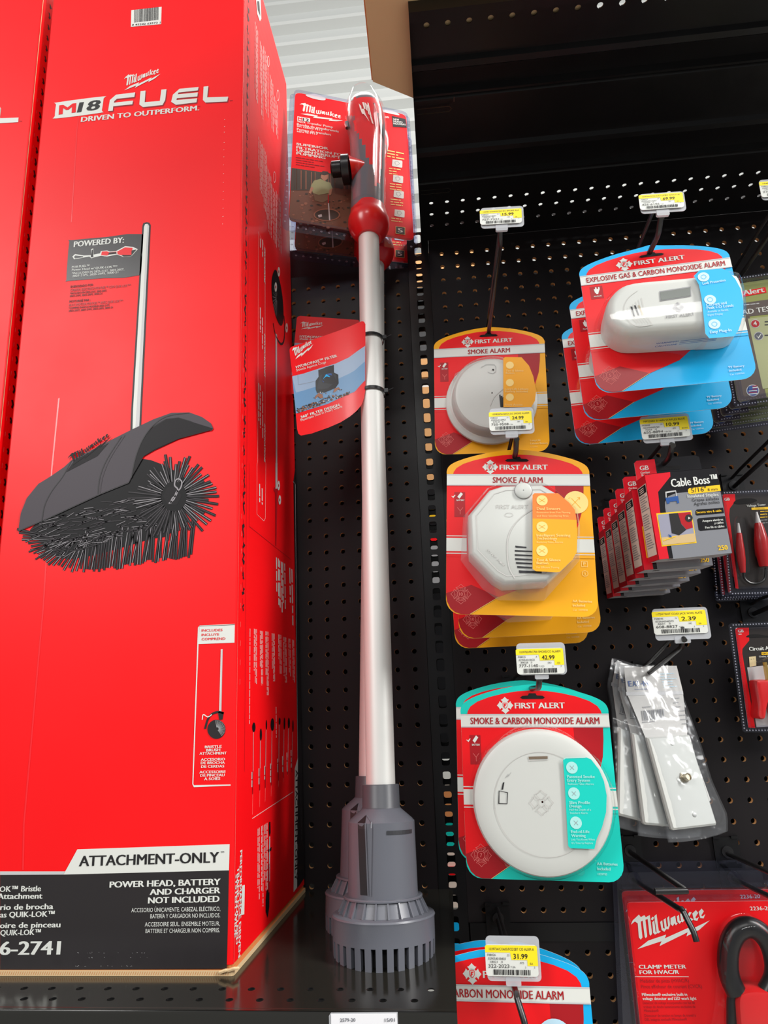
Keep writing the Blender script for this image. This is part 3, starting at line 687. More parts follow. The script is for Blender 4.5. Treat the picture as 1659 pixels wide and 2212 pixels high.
# columns of print above and below
for i, (x, y0, y1, n) in enumerate(((205, 235, 820, 3), (245, 390, 940, 3), (285, 470, 920, 4), (325, 660, 1040, 3), (362, 830, 1090, 3), (245, 1170, 1560, 4), (275, 1230, 1700, 4), (310, 1400, 1880, 4), (350, 1550, 1960, 4), (385, 1600, 2000, 4))): vscrib((x, y0), (x, y1), 6, LINE, KS0, n, 1.7, 40+i)
for x, y in ((293, 490), (370, 760), (343, 1410)): mb.line(FS, [KS0(x+9*cos(t*pi/8), y+42*sin(t*pi/8)) for t in range(16)], .0011, WHT, .0006, True, k=ID)
Ps([(196, 0), (232, 0), (238, 150), (226, 170), (205, 110)], WHT, KS0, .0005); Ps([(204, 10), (222, 10), (230, 130), (210, 80)], INK, KS0, .0007)
mb.line(FS, [(180, 505), (512, 770)], .0007, RED2, .0004, k=KS2); mb.line(FS, [(180, 0), (180, 505)], .0006, RED2, .0004, k=KS2)
for i, (x, y0, y1, n, wd) in enumerate(((405, 760, 1130, 2, 10), (430, 785, 1200, 2, 10), (455, 800, 1160, 2, 10), (512, 845, 1290, 2, 11), (180, 1320, 2212, 1, 6), (232, 1325, 1760, 3, 6), (280, 1340, 1770, 3, 6), (324, 1345, 1850, 3, 6), (374, 1360, 1740, 3, 6), (426, 1370, 1680, 3, 6), (466, 1390, 1750, 3, 6), (498, 1400, 1700, 2, 6), (528, 1410, 1750, 2, 6), (388, 1945, 2212, 1, 6))): vscrib((x, y0), (x, y1), wd, WHT if wd > 9 else LINE, KS2, n, 1.5, 80+i)
for x, y0, y1, yl, wd in ((262, 40, 120, 630, 22), (320, 90, 190, 600, 14), (366, 20, 100, 580, 8), (415, 5, 110, 560, 24), (474, 0, 60, 520, 12), (514, 0, 100, 500, 10), (550, 0, 90, 470, 14), (584, 20, 120, 450, 8)):
    Ps(circ(x, (y0+y1)/2, wd*.6, 14, (y1-y0)/2), BR1, KS3, .0005); mb.line(FS, [(x-5, y1), (x-9, yl)], .0012, LGR, .0004, k=KS3); mb.line(FS, [(x-9, yl*.7), (x-10, yl)], .0022, RED2, .0005, k=KS3)
    vscrib((x-22, yl-180), (x-22, yl), 7, WHT, KS3, 1, 1.5, x); mb.line(FS, [(x-10, yl), (x-12, yl+170-(x-262)*.55)], .0003, LINE, .0004, k=KS3)
mb.line(FS, [(248, 832), (584, 612)], .0008, LINE, .0004, k=KS3)
for i, (x, y0, y1, n) in enumerate(((300, 910, 1500, 2), (330, 890, 1560, 2), (365, 870, 1420, 3))): vscrib((x, y0), (x, y1), 7, LINE, KS3, n, 1.5, 130+i)
for pl, mm in (([(388,860),(398,860),(400,950),(392,980),(386,940)], BR1), ([(388,980),(396,980),(394,1350),(384,1350)], LGR), ([(380,1090),(408,1065),(405,1095),(384,1112)], BR1), ([(378,1210),(392,1200),(390,1440),(378,1440)], RED2), ([(368,1420),(390,1430),(388,1560),(376,1650),(360,1600),(360,1500)], BR1)): Ps(pl, mm, KS3, .0005)
vtext('PERFORMANCE DRIVEN', (144, 1098), (128, 1985), 17, WHT, KS3, .03); vtext('TRADE FOCUSED', (120, 1235), (108, 1880), 17, WHT, KS3, .03); vtext('SYSTEM WIDE', (106, 1295), (95, 1820), 16, WHT, KS3, .03)
Ps([(164, 1385), (186, 1378), (182, 1622), (155, 1628)], WHT, KS3, .0006); vtext('M18', (166, 1400), (160, 1610), 14, INK, KS3, .03)
Ps([(634, 1040), (668, 1052), (668, 1690), (643, 1690), (643, 1640)], BLK, ID, .0004); mb.line(FS, [(633, 1040), (638, 1046), (643, 1640)], .0012, LGR, .0006, k=ID)
Ps([(622, 330), (640, 300), (692, 300), (692, 1300), (640, 1378), (618, 1405)], BLK, KS3, .0004); Ps([(598, 420), (624, 330), (617, 1400), (588, 1440)], WHT, KS3, .0005); vtext('ATTACHMENT-ONLY', (602, 430), (595, 1350), 18, INK, KS3, .02)
vscrib((650, 440), (650, 1280), 10, GRY, KS3, 2, 1.4, 6)
mb.build('body', cart)
# the lower flaps show as two raw board layers
mb = MB(); F = Fr((0, 0, 0), (1, 0, 0), (0, 1, 0))
mb.prism(F, [(BL-.001, -.2585), (BR-.002, -.2585), (BKB-.0015, -.007), (BL, -.007)], ZS+.0055, ZS+.0095, KRAFT, KRAFT)
mb.prism(F, [(BL, -.2612), (BR-.001, -.2612), (BR+.0015, -.2590), (BKB+.0012, -.007), (BL, -.007)], ZS+.0002, ZS+.0052, KRAFT, CUT)
rr = random.Random(2)
for i in range(120):
    x = BL+.002+i*(BR-BL-.004)/120; f = Fr((0, -.2613, 0), (1, 0, 0), (0, 0, 1)); mb.line(f, [(x, ZS+.0012), (x+.0012, ZS+.0042)], .0004, KRAFT, .0001)
for x, dz in ((BR-.012, 0), (BR-.004, .0015)):    # crushed corner
    mb.tube([(x, -.2625, ZS+.004+dz), (x+.006, -.2632, ZS+.006+dz), (x+.010, -.260, ZS+.005+dz)], .0016, CUT, 6)
mb.build('bottom_flap', cart)
# neighbour carton, cut off by the frame
c2, mb = carton_shell('brush_carton', 'red carton at the far left, mostly outside the picture', -.84, -.5424, -.82, -.5110, TOP, .256)
for pl in ([(0, 610), (6, 606), (0, 655)], [(-110, 605), (2, 600), (0, 662), (104, 658), (102, 684), (-40, 692), (-112, 670)]):
    mb.pp(FB, pl, WHT, .0004, K1)
mb.tx(FB, 'TM', (106, 682), (122, 681), 6, SHD, K1)
FS2 = Fr((-.5110, -.26, ZS+.0095), (0, 1, 0), ((-.5424+.5110)/(TOP-ZS-.0095), 0, 1)); FS2.n = Vector((1, 0, .0233)).normalized()
b = .3; rr = random.Random(4)
while b < 1.33:
    L = rr.uniform(.006, .011); mb.line(FS2, [(.017, b), (.019, b+L*.5), (.016, b+L)], .0032, INK, .0004); mb.line(FS2, [(.0095, b), (.0095, b+.006)], .0007, REDL, .0004); b += .0205
mb.line(FS2, [(.0006, .0), (.0006, 1.33)], .0012, CUT, .0004)
mb.build('body', c2)
mb = MB(); mb.prism(F, [(-.82, -.2612), (-.5110, -.2612), (-.5105, -.003), (-.82, -.003)], ZS+.0002, ZS+.0095, KRAFT, CUT); mb.build('bottom_flap', c2)
# ================================================================ TRANSFER PUMPS
def warp_frame(Yf):
    """a bent sheet: photograph-plane coordinates carried onto a surface of given depth"""
    class W:
        pass
    w_ = W(); w_.P = lambda a, b, h=0: at(a, -b, Yf(a, -b)-h); w_.uv = lambda x, y, h=0: (x, -y)
    return w_
def sheet(mb, Wf, xs, ytop, ybot, m, h=0, n=1, thick=0):
    """strip mesh between two curves over the columns xs"""
    V = []; fs = []
    for x in xs:
        for j in range(n+1): t = j/n; V.append(Wf.P(x, -(ytop(x)*(1-t)+ybot(x)*t), h))
    c = n+1
    for i in range(len(xs)-1):
        for j in range(n): fs.append((i*c+j, i*c+j+1, (i+1)*c+j+1, (i+1)*c+j))
    mb.add(V, fs, m, True)
def interp(pts):
    def f(x):
        if x <= pts[0][0]: return pts[0][1]
        for (x0, y0), (x1, y1) in zip(pts, pts[1:]):
            if x <= x1: return y0+(y1-y0)*(x-x0)/(x1-x0)
        return pts[-1][1]
    return f
KB = K(590, 180, 4.879); KH = K(640, 1640, 3.867); KT = K(600, 660, 5.53)
DIRT = mat('picture_soil', (112, 74, 54), .5); DIRT2 = mat('picture_leaves', (150, 100, 76), .5); TREE = mat('picture_woods', (62, 56, 44), .5); SHIRT = mat('picture_shirt', (150, 158, 112), .5); SKIN = mat('picture_skin', (176, 128, 100), .5); TROU = mat('picture_trousers', (120, 98, 72), .5); PIT = mat('picture_pit', (58, 46, 36), .5)
def head(mb, FA, W, B0):
    """the strainer foot of the pump, turned round the pole axis"""
    FL = Fr(B0, FA.u, W.cross(FA.u))
    S = lambda y: FA.uv(*KH(720, y))[1]
    def R(x0, x1, y): return (FA.uv(*KH(x1, y))[0]-FA.uv(*KH(x0, y))[0])/2
    sl = MB(); r1 = R(557, 862, 300)
    sl.lathe(FL, [(r1*.9, S(208)), (r1*.98, S(210)), (r1, S(216)), (r1*1.02, S(395)), (r1*1.05, S(405))], mat('sleeve_plastic', (74, 76, 82), .4), 40)
    hd = MB(); rb0, rb1 = R(430, 980, 520), R(424, 1005, 1120); rf = R(392, 1046, 1140); rs = R(345, 1102, 1262); rr_ = R(290, 1147, 1310); r3 = R(304, 1143, 1735)
    prof = [(r1*1.0, S(395)), (r1*1.06, S(410)), (rb0*.93, S(492)), (rb0, S(515)), (rb1, S(1124)), (rf*.985, S(1126)), (rf, S(1132)), (rf, S(1144)), (rf*.94, S(1150)), (rs*.93, S(1266)), (rr_*.93, S(1268)), (rr_*.985, S(1275)), (rr_, S(1290)), (rr_*.985, S(1312)), (rr_*.98, S(1480))]
    hd.lathe(FL, prof, GUN, 64, cap=False)
    # fins on the skirt
    for k in range(22):
        a = 2*pi*k/22+.07; c, s_ = cos(a), sin(a); t = .0008
        pr = [(rf*.985, S(1146)), (rs*1.0, S(1266)), (rf*.9, S(1266)), (rf*.9, S(1150))]
        V = []
        for sg in (-1, 1):
            for r, z in pr: V.append(FL.P(r*c-sg*t*s_, r*s_+sg*t*c, z))
        hd.add(V, [(0, 1, 2, 3), (7, 6, 5, 4), (0, 4, 5, 1), (1, 5, 6, 2)], GUN)
    RCS = mat('recess_shade', (24, 25, 28), .5)
    # shade of the tall arrow-topped recess painted as dark patches; shallow panel on the body
    def patch(px, m, dr, side=0, up=True):
        o = []
        for x, y in px:
            a, s_ = FA.uv(*KH(x, y)); s_ = s_-.0; rad = rb0+(rb1-rb0)*max(0, min(1, (S(515)-s_)/(S(515)-S(1124)))); rad += dr
            z = min(s_, S(516)) if up else s_
            if s_ > S(516): rad = rb0+(r1*1.06-rb0)*(s_-S(515))/(S(410)-S(515))+dr; z = s_
            a = max(-rad*.98, min(rad*.98, a)); o.append(B0+FA.u*a+FA.n*sqrt(max(1e-9, rad*rad-a*a))+W*z)
        hd.add(o, [tuple(range(len(o)))], m)
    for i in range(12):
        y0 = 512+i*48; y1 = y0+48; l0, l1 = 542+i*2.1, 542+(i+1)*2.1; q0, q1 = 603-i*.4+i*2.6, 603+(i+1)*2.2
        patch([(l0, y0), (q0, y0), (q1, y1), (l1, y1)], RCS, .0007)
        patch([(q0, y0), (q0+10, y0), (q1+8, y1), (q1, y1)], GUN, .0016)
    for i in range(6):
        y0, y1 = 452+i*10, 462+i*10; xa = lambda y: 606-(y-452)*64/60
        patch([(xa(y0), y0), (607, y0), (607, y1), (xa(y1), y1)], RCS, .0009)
    patch([(612, 446), (664, 502), (655, 506), (610, 456)], GUN, .0014)
    for i in range(12):
        y0 = 502+i*49; y1 = y0+49; patch([(655-i*.6, y0), (666-i*.8, y0), (665-i*.8, y1), (654-i*.6, y1)], GUN, .0020)
    for x in range(780, 950, 24): patch([(x, 574), (x+24, 574), (x+24, 606), (x, 606)], GUN2, .0006)
    # cage: 24 bars with open slots between, closed ring below
    cg = MB(); nb = 30; rin = .90
    for k in range(nb):
        a0 = 2*pi*(k+.22)/nb; a1 = 2*pi*(k+.80)/nb; ring0 = []; ring1 = []
        for (q, lst, rt, z) in ((0, ring0, rr_*.98, S(1478)), (1, ring1, r3, S(1745))):
            lst += [FL.P(rt*cos(a0+(a1-a0)*j/3), rt*sin(a0+(a1-a0)*j/3), z) for j in range(4)]+[FL.P(rt*rin*cos(a1+(a0-a1)*j/3), rt*rin*sin(a1+(a0-a1)*j/3), z) for j in range(4)]
        cg.loft([ring1, ring0], GUN, True, True, smooth=False)
    cg.lathe(FL, [(rr_*.98, S(1482)), (rr_*.9, S(1483))], GUN, 64, cap=False)
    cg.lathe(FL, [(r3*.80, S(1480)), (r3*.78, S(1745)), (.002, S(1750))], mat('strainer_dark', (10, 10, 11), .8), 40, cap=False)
    cg.lathe(FL, [(r3, S(1738)), (r3, S(1752)), (r3*.985, S(1760)), (r3*.86, S(1760)), (r3*.86, S(1738))], GUN, 64, cap=False)
    return sl, hd, cg, FL, S
def pump(label, B0, lean, wx, card, tagfn, rear=False):
    W = Vector((wx, sin(lean), cos(lean))).normalized(); FA = Fr(B0, W.cross(Vector((0, -1, 0))), W); F = card
    root = thing('transfer_pump_package', label, 'transfer pump', B0, 'packaged transfer pumps leaning on the pegboard')
    if rear:   # the same pump, standing further back: measured on the front one and carried over
        FA0, B00 = PUMP['FA'], PUMP['B0']; W0 = FA0.v
    else: FA0, B00, W0 = FA, B0, W; PUMP.update(FA=FA, B0=B0)
    sl, hd, cg, FL, S = head(None, FA0, W0, B00)
    parts = [(sl, 'pole_sleeve'), (hd, 'filter_housing'), (cg, 'filter_cage')]
    U = lambda x, y, k=KB: FA0.uv(*k(x, y))
    s0, s1 = S(260), U(1010, 1600)[1]
    po = MB(); po.lathe(FL, [(.0164, s0), (.0160, s1)], ALU, 48, cap=False); parts.append((po, 'pole'))
    co = MB(); sc = lambda y: U(1010, y)[1]; rc = (U(1226, 1480)[0]-U(790, 1480)[0])/2; ac = (U(1226, 1480)[0]+U(790, 1480)[0])/2
    co.lathe(FL, [(.0158, sc(1640)), (.0195, sc(1640)), (rc*.80, sc(1590)), (rc*.95, sc(1535)), (rc, sc(1490)), (rc*.99, sc(1455)), (rc*.94, sc(1430)), (rc*.9, sc(1400)), (rc*.86, sc(1350)), (rc*.6, sc(1345))], REDP, 48, ac, 0, cap=False)
    parts.append((co, 'collar'))
    # handle: rounded grip lofted from its left and right edges
    edges = [(1400, 830, 1172), (1330, 826, 1170), (1200, 832, 1172), (1100, 826, 1172), (900, 820, 1176), (700, 816, 1180), (600, 812, 1184), (545, 790, 1184), (480, 782, 1180), (400, 780, 1170), (330, 782, 1152), (290, 800, 1128), (240, 830, 1090), (205, 862, 1040), (185, 884, 985), (176, 898, 930)]
    hb = MB(); n = 40; rings = []
    for y, xl, xr in edges:
        al, s_ = U(xl, y); ar, _ = U(xr, y); r = (ar-al)/2; c = (al+ar)/2
        rings.append([FL.P(c+r*(abs(cos(t))**.85)*(1 if cos(t) > 0 else -1), -.003+min(r, .032)*.95*(abs(sin(t))**.85)*(1 if sin(t) > 0 else -1), s_) for t in [2*pi*k/n for k in range(n)]])
    # finer rings
    fine = []
    for a_, b_ in zip(rings, rings[1:]):
        for q in range(3): fine.append([p.lerp(r_, q/3) for p, r_ in zip(a_, b_)])
    fine.append(rings[-1])
    redp = [(850, 335), (856, 480), (905, 530), (930, 575), (950, 650), (985, 735), (1000, 825), (1062, 862), (1078, 1062), (1124, 1064), (1140, 860), (1160, 500), (1160, 300), (1130, 150), (860, 150), (740, 250), (740, 334)]
    def inside(x, y):
        c = False
        for i in range(len(redp)):
            (x0, y0), (x1, y1) = redp[i-1], redp[i]
            if (y0 > y) != (y1 > y) and x < (x1-x0)*(y-y0)/(y1-y0)+x0: c = not c
        return c
    def px(p):
        d = p-CAM; w_ = d.dot(FW); X, Y = CX+FPX*d.dot(RI)/w_, CY-FPX*d.dot(UP)/w_; return ((X-590)*4.879, (Y-180)*4.879)
    shift = Vector((0, 0, 0))
    V = [p for r_ in fine for p in r_]
    for mm in (0, 1):
        fs = []
        for j in range(len(fine)-1):
            for i in range(n):
                f = (j*n+i, j*n+(i+1) % n, (j+1)*n+(i+1) % n, (j+1)*n+i); c = (V[f[0]]+V[f[2]])/2
                if int(inside(*px(c)) and (c-B00).dot(FL.v) < .02) == mm: fs.append(f)
        if mm: fs.append(tuple((len(fine)-1)*n+i for i in range(n)))
        hb.add(V, fs, REDP if mm else GUN, True)
    parts.append((hb, 'grip'))
    bt = MB()     # dark battery door on the right flank and the silver trigger lock on the left
    def onhandle(px_, m, dr=.001):
        o = []
        for x, y in px_:
            a, s_ = U(x, y); e = min(edges, key=lambda q: abs(q[0]-y)); al = U(e[1], e[0])[0]; ar = U(e[2], e[0])[0]; r = (ar-al)/2; c = (al+ar)/2
            t = max(-.97, min(.97, (a-c)/r)); o.append(FL.P(a, -.003-(min(r, .032)*.95+dr)*(1-abs(t)**2.35)**(1/2.35), s_))
        bt.add(o, [tuple(range(len(o)))], m)
    onhandle([(1050, 290), (1100, 330), (1130, 420), (1125, 520), (1085, 400), (1045, 350)], BLKP); onhandle([(1130, 420), (1160, 480), (1178, 680), (1150, 640), (1130, 520)], BLKP)
    onhandle([(1085, 400), (1110, 460), (1118, 600), (1100, 640), (1080, 500)], RED2)
    parts.append((bt, 'battery_door')); bt = MB()
    a_, s_ = U(800, 550); bt.tube([FL.P(a_-.001, -.018, s_+.006), FL.P(a_, -.020, s_-.008)], [.0045, .003], mat('chrome', (220, 220, 220), .12, metal=1), 10)
    parts.append((bt, 'trigger_lock'))
    lg = MB()
    for pl in ([(930,410),(955,440),(960,470),(985,470),(1000,520),(1040,590),(1005,550),(985,525),(965,520),(940,455)], [(965,400),(985,400),(1000,470),(985,470)], [(990,405),(1005,408),(1020,490),(1008,480)], [(1010,420),(1022,425),(1042,530),(1030,520)], [(1018,400),(1030,405),(1060,540),(1050,545)], [(1045,540),(1062,545),(1080,605),(1065,600)]):
        bt_save = bt; bt = lg; onhandle(pl, WHT, .0012); bt = bt_save
    parts.append((lg, 'grip_emblem'))
    # outlet port to the left
    ou = MB(); ap, sp = U(700, 1025); aq, sq_ = U(800, 1030); ar_, sr = U(900, 1010)
    c0 = lambda a, s_, off=-.022: FL.P(a, off, s_)
    ou.tube([c0(U(636, 1020)[0], sp), c0(U(650, 1020)[0], sp), c0(U(738, 1020)[0], sp), c0(U(744, 1020)[0], sp)], [.0105, .0125, .0125, .009], BLKP, 24)
    ou.tube([c0(U(744, 1030)[0], sq_), c0(U(752, 1030)[0], sq_), c0(U(826, 1030)[0], sq_), c0(U(834, 1030)[0], sq_)], [.012, .0225, .0225, .018], BLKP, 24)
    ou.tube([c0(U(830, 1030)[0], sq_), c0(U(980, 970)[0], sq_+.004, -.02)], [.020, .009], REDP, 20)
    parts.append((ou, 'outlet_port'))
    if rear:   # carry the front pump's shape to where this one stands
        M0 = Matrix.Identity(4); M1 = Matrix.Identity(4)
        for i in range(3):
            for Mx, Fx in ((M0, FA0), (M1, FA)): Mx[i][0] = Fx.u[i]; Mx[i][1] = Fx.v[i]; Mx[i][2] = Fx.n[i]; Mx[i][3] = Fx.o[i]
        T = M1 @ M0.inverted()
        for q, nm in parts: q.V = [T @ v for v in q.V]
    got = {}
    for q, nm in parts: got[nm] = q.build(nm, got['grip'] if nm in ('battery_door', 'trigger_lock', 'grip_emblem') else root)
    # ---- the printed card and its clear shell
    cb = MB(); G = PUMP.setdefault('F', F)
    uvp = lambda x, y: G.uv(*KB(x, y))
    A = [uvp(x, y) for x, y in ((232, 92), (1400, 330), (1485, 1665), (160, 1440))]
    def rounded(q, r, n=4):
        o = []
        for i in range(4):
            p, c, e = Vector(q[i-1]), Vector(q[i]), Vector(q[(i+1) % 4]); d0 = (p-c).normalized(); d1 = (e-c).normalized()
            for k in range(n+1): t = k/n; o.append(tuple(c+d0*r*(1-t)**2+d1*r*t**2))
        return o
    cb.prism(F, rounded([A[0], A[3], A[2], A[1]], .012), -.0008, 0, REDC, WHT)
    pc = lambda pts, m, h=.0003: cb.poly(F, [uvp(x, y) for x, y in pts], m, h)
    pc([(195, 892), (500, 935), (830, 985), (835, 1565), (790, 1555), (480, 1500), (205, 1460), (175, 1440), (170, 1400)], DIRT)
    pc([(195, 895), (500, 938), (830, 990), (830, 1120), (600, 1100), (400, 1130), (185, 1130)], TREE, .0005)
    rr = random.Random(12)
    for i in range(90):
        x, y = rr.uniform(195, 815), rr.uniform(1140, 1500); y += (x-190)*.07; r = rr.uniform(4, 20); pc(circ(x, min(y, 1530), r, 7, r*.6), rr.choice((DIRT2, DIRT2, PIT, TREE, LGR if r < 7 else DIRT2)), .0006)
    for i in range(26): x = rr.uniform(200, 800); pc([(x, 905+(x-195)*.14), (x+rr.uniform(3, 12), 907+(x-195)*.14), (x+8, 1120), (x, 1120)], rr.choice((PIT, DIRT, TREE, DIRT2)), .0006)
    pc([(400, 1080), (430, 1030), (500, 1010), (560, 1040), (600, 1050), (625, 1110), (600, 1160), (480, 1180), (420, 1160), (395, 1100)], SHIRT, .0008)
    pc([(500, 1000), (510, 950), (550, 935), (580, 960), (575, 1010), (540, 1035)], SKIN, .0009); pc([(495, 965), (520, 930), (575, 935), (592, 962), (540, 975)], PIT, .0010)
    pc([(420, 1160), (500, 1180), (600, 1165), (585, 1230), (520, 1260), (440, 1240)], TROU, .0007); pc([(375, 1160), (400, 1090), (425, 1110), (395, 1170)], SKIN, .0009); pc([(590, 1130), (625, 1110), (610, 1180), (580, 1190)], SKIN, .0009)
    pc(circ(565, 1390, 140, 26, 66), DIRT2, .0008); pc(circ(565, 1390, 126, 26, 56), PIT, .0010)
    pc([(574, 1180), (588, 1180), (586, 1270), (576, 1270)], RED2, .0012); pc([(577, 1270), (588, 1270), (602, 1450), (588, 1450)], LGR, .0012); pc([(470, 1395), (510, 1385), (515, 1410), (480, 1420)], LGR, .0012)
    pc(circ(440, 1270, 0.1, 3), DIRT, .0004)
    class KF: pass
    kf = KF(); kf.P = F.P; kf.uv = lambda x, y, h=0: G.uv(x, y)
    def T(t, p0, p1, hp, m, bo=.02, h=.0006): cb.tx(kf, t, p0, p1, hp, m, KB, h, bo)
    p0 = uvp(270, 318); script_logo(cb, F, p0, (Vector(uvp(722, 330))-Vector(p0)).length, Vector(uvp(290, 185))[1]-p0[1]+.004, WHT, flat=.28, rot=-.03)
    pc([(255, 350), (390, 372), (388, 412), (253, 388)], WHT, .0005); T('M', (262, 388), (308, 396), 28, REDC, .02, .0008); T('12', (315, 398), (380, 408), 28, INK, .02, .0008)
    T('Stick Transfer Pump', (252, 411), (630, 476), 22, WHT); T('Bomba de transferencia', (250, 445), (692, 522), 24, WHT); T('sin cables M12', (250, 462), (520, 508), 20, WHT); T('Pompe de transfert', (250, 497), (610, 556), 24, WHT); T('sans fil M12', (250, 516), (468, 548), 18, WHT)
    for t, a_, b_ in (('SUPERIOR', (243, 655), (584, 705)), ('FILTRATION FOR', (243, 690), (768, 778)), ('UNINTERRUPTED', (243, 722), (796, 815)), ('PUMPING', (243, 752), (552, 803))): T(t, a_, b_, 26, WHT, .035)
    for i in range(4): cb.scrib(kf, (240, 785+i*25), (580, 838+i*25), 10, SHD, KB, .0005, 1, seed=i)
    pc([(1250, 345), (1395, 378), (1408, 470), (1262, 460)], BLK, .0005)
    for i, t in enumerate(('NEW', 'NUEVO', 'NOUVEAU')): T(t, (1268, 392+i*22), (1330+i*35, 398+i*26), 18, WHT, .02, .0008)
    T('-20', (1165, 366), (1222, 372), 18, WHT)
    for i in range(3): cb.scrib(kf, (1200, 716+i*30), (1405, 756+i*28), 16, PYE, KB, .0006, 1, seed=i+20)
    for i, y in enumerate((805, 968, 1130, 1330)):
        x = 1252+i*8; pc([(x+6, y), (x+102, y+12), (x+110, y+22), (x+108, y+84), (x+98, y+88), (x+4, y+72), (x, y+62)], WHT, .0006)
        cb.line(kf, [kf.uv(*KB(x+30, y+25)), kf.uv(*KB(x+60, y+20)), kf.uv(*KB(x+80, y+45)), kf.uv(*KB(x+50, y+65)), kf.uv(*KB(x+35, y+50))], .0006, GRY, .0008, True)
        for j in range(3 if i < 3 else 2): cb.scrib(kf, (x-30, y+98+j*27), (x+140, y+118+j*27), 12, PYE, KB, .0006, 1, seed=30+i*3+j)
    pc([(1292, 1510), (1388, 1524), (1388, 1600), (1292, 1586)], BLK, .0006); cb.line(kf, [kf.uv(*KB(x, y)) for x, y in ((1292, 1510), (1388, 1524), (1388, 1600), (1292, 1586))], .0007, PYE, .0008, True)
    T('5', (1312, 1572), (1368, 1580), 42, WHT, .04, .0009)
    for q in ([(345, 122), (400, 118), (455, 116), (545, 155), (540, 182), (450, 172), (360, 142)], [(1130, 285), (1180, 278), (1255, 290), (1322, 325), (1320, 340), (1220, 320), (1140, 300)]): pc(smooth_pts(q, 3), LGR, .0006)
    cb.build('backing_card', root)
    sb = MB()
    O4 = [uvp(x, y) for x, y in ((180, 84), (1442, 330), (1535, 1765), (95, 1530))]
    sb.prism(F, rounded([O4[0], O4[3], O4[2], O4[1]], .012), -.003, -.0025, CLEARB)
    ring0 = rounded([A[0], A[3], A[2], A[1]], .012, 4); ring1 = [tuple(Vector(p)*1.02) for p in ring0]
    sb.loft([[F.P(*p, -.002) for p in ring1], [F.P(*p, .0035) for p in ring1], [F.P(*p, .0035) for p in ring0], [F.P(*p, .001) for p in ring0]], CLEARB)
    BEAD = mat('bead_plastic', (176, 176, 190), .15, coat=.5)
    for e0, e1, nn in ((0, 3, 24), (1, 2, 26), (3, 2, 17)):
        P0, P1 = Vector(O4[e0]), Vector(O4[e1]); I0 = Vector(A[e0]); I1 = Vector(A[e1])
        for k in range(nn):
            t = (k+.7)/(nn+.4); p = (P0.lerp(P1, t)*.55+I0.lerp(I1, t)*.45)
            sb.line(F, circ(p.x, p.y, .0013, 10), .0006, BEAD, -.0018, True)
    # dome of the shell over grip and port
    dome = []
    for y, xl, xr in edges[:-3:2]:
        al, s_ = U(xl-18, y); ar, _ = U(xr+18, y); c, r = (al+ar)/2, (ar-al)/2
        dome.append([FL.P(c+r*cos(t), -.006-.034*sin(t), s_) for t in [pi*k/14 for k in range(15)]])
    for y, f, dd in ((200, .62, .8), (186, .35, .5), (178, .06, .15)):
        al, s_ = U(870, y); ar, _ = U(1020, y); c, r = (al+ar)/2, (ar-al)/2
        dome.append([FL.P(c+r*f*1.5*cos(t), -.006-.034*dd*sin(t), s_) for t in [pi*k/14 for k in range(15)]])
    if not rear: sb.loft(dome, CLEAR, closed=False)
    sb.build('clear_shell', root)
    tagfn(root, FA, W, B0)
    return root
PUMP = {}
def frame_card(c, yaw, tilt, roll): return pose(c, yaw, tilt, roll)
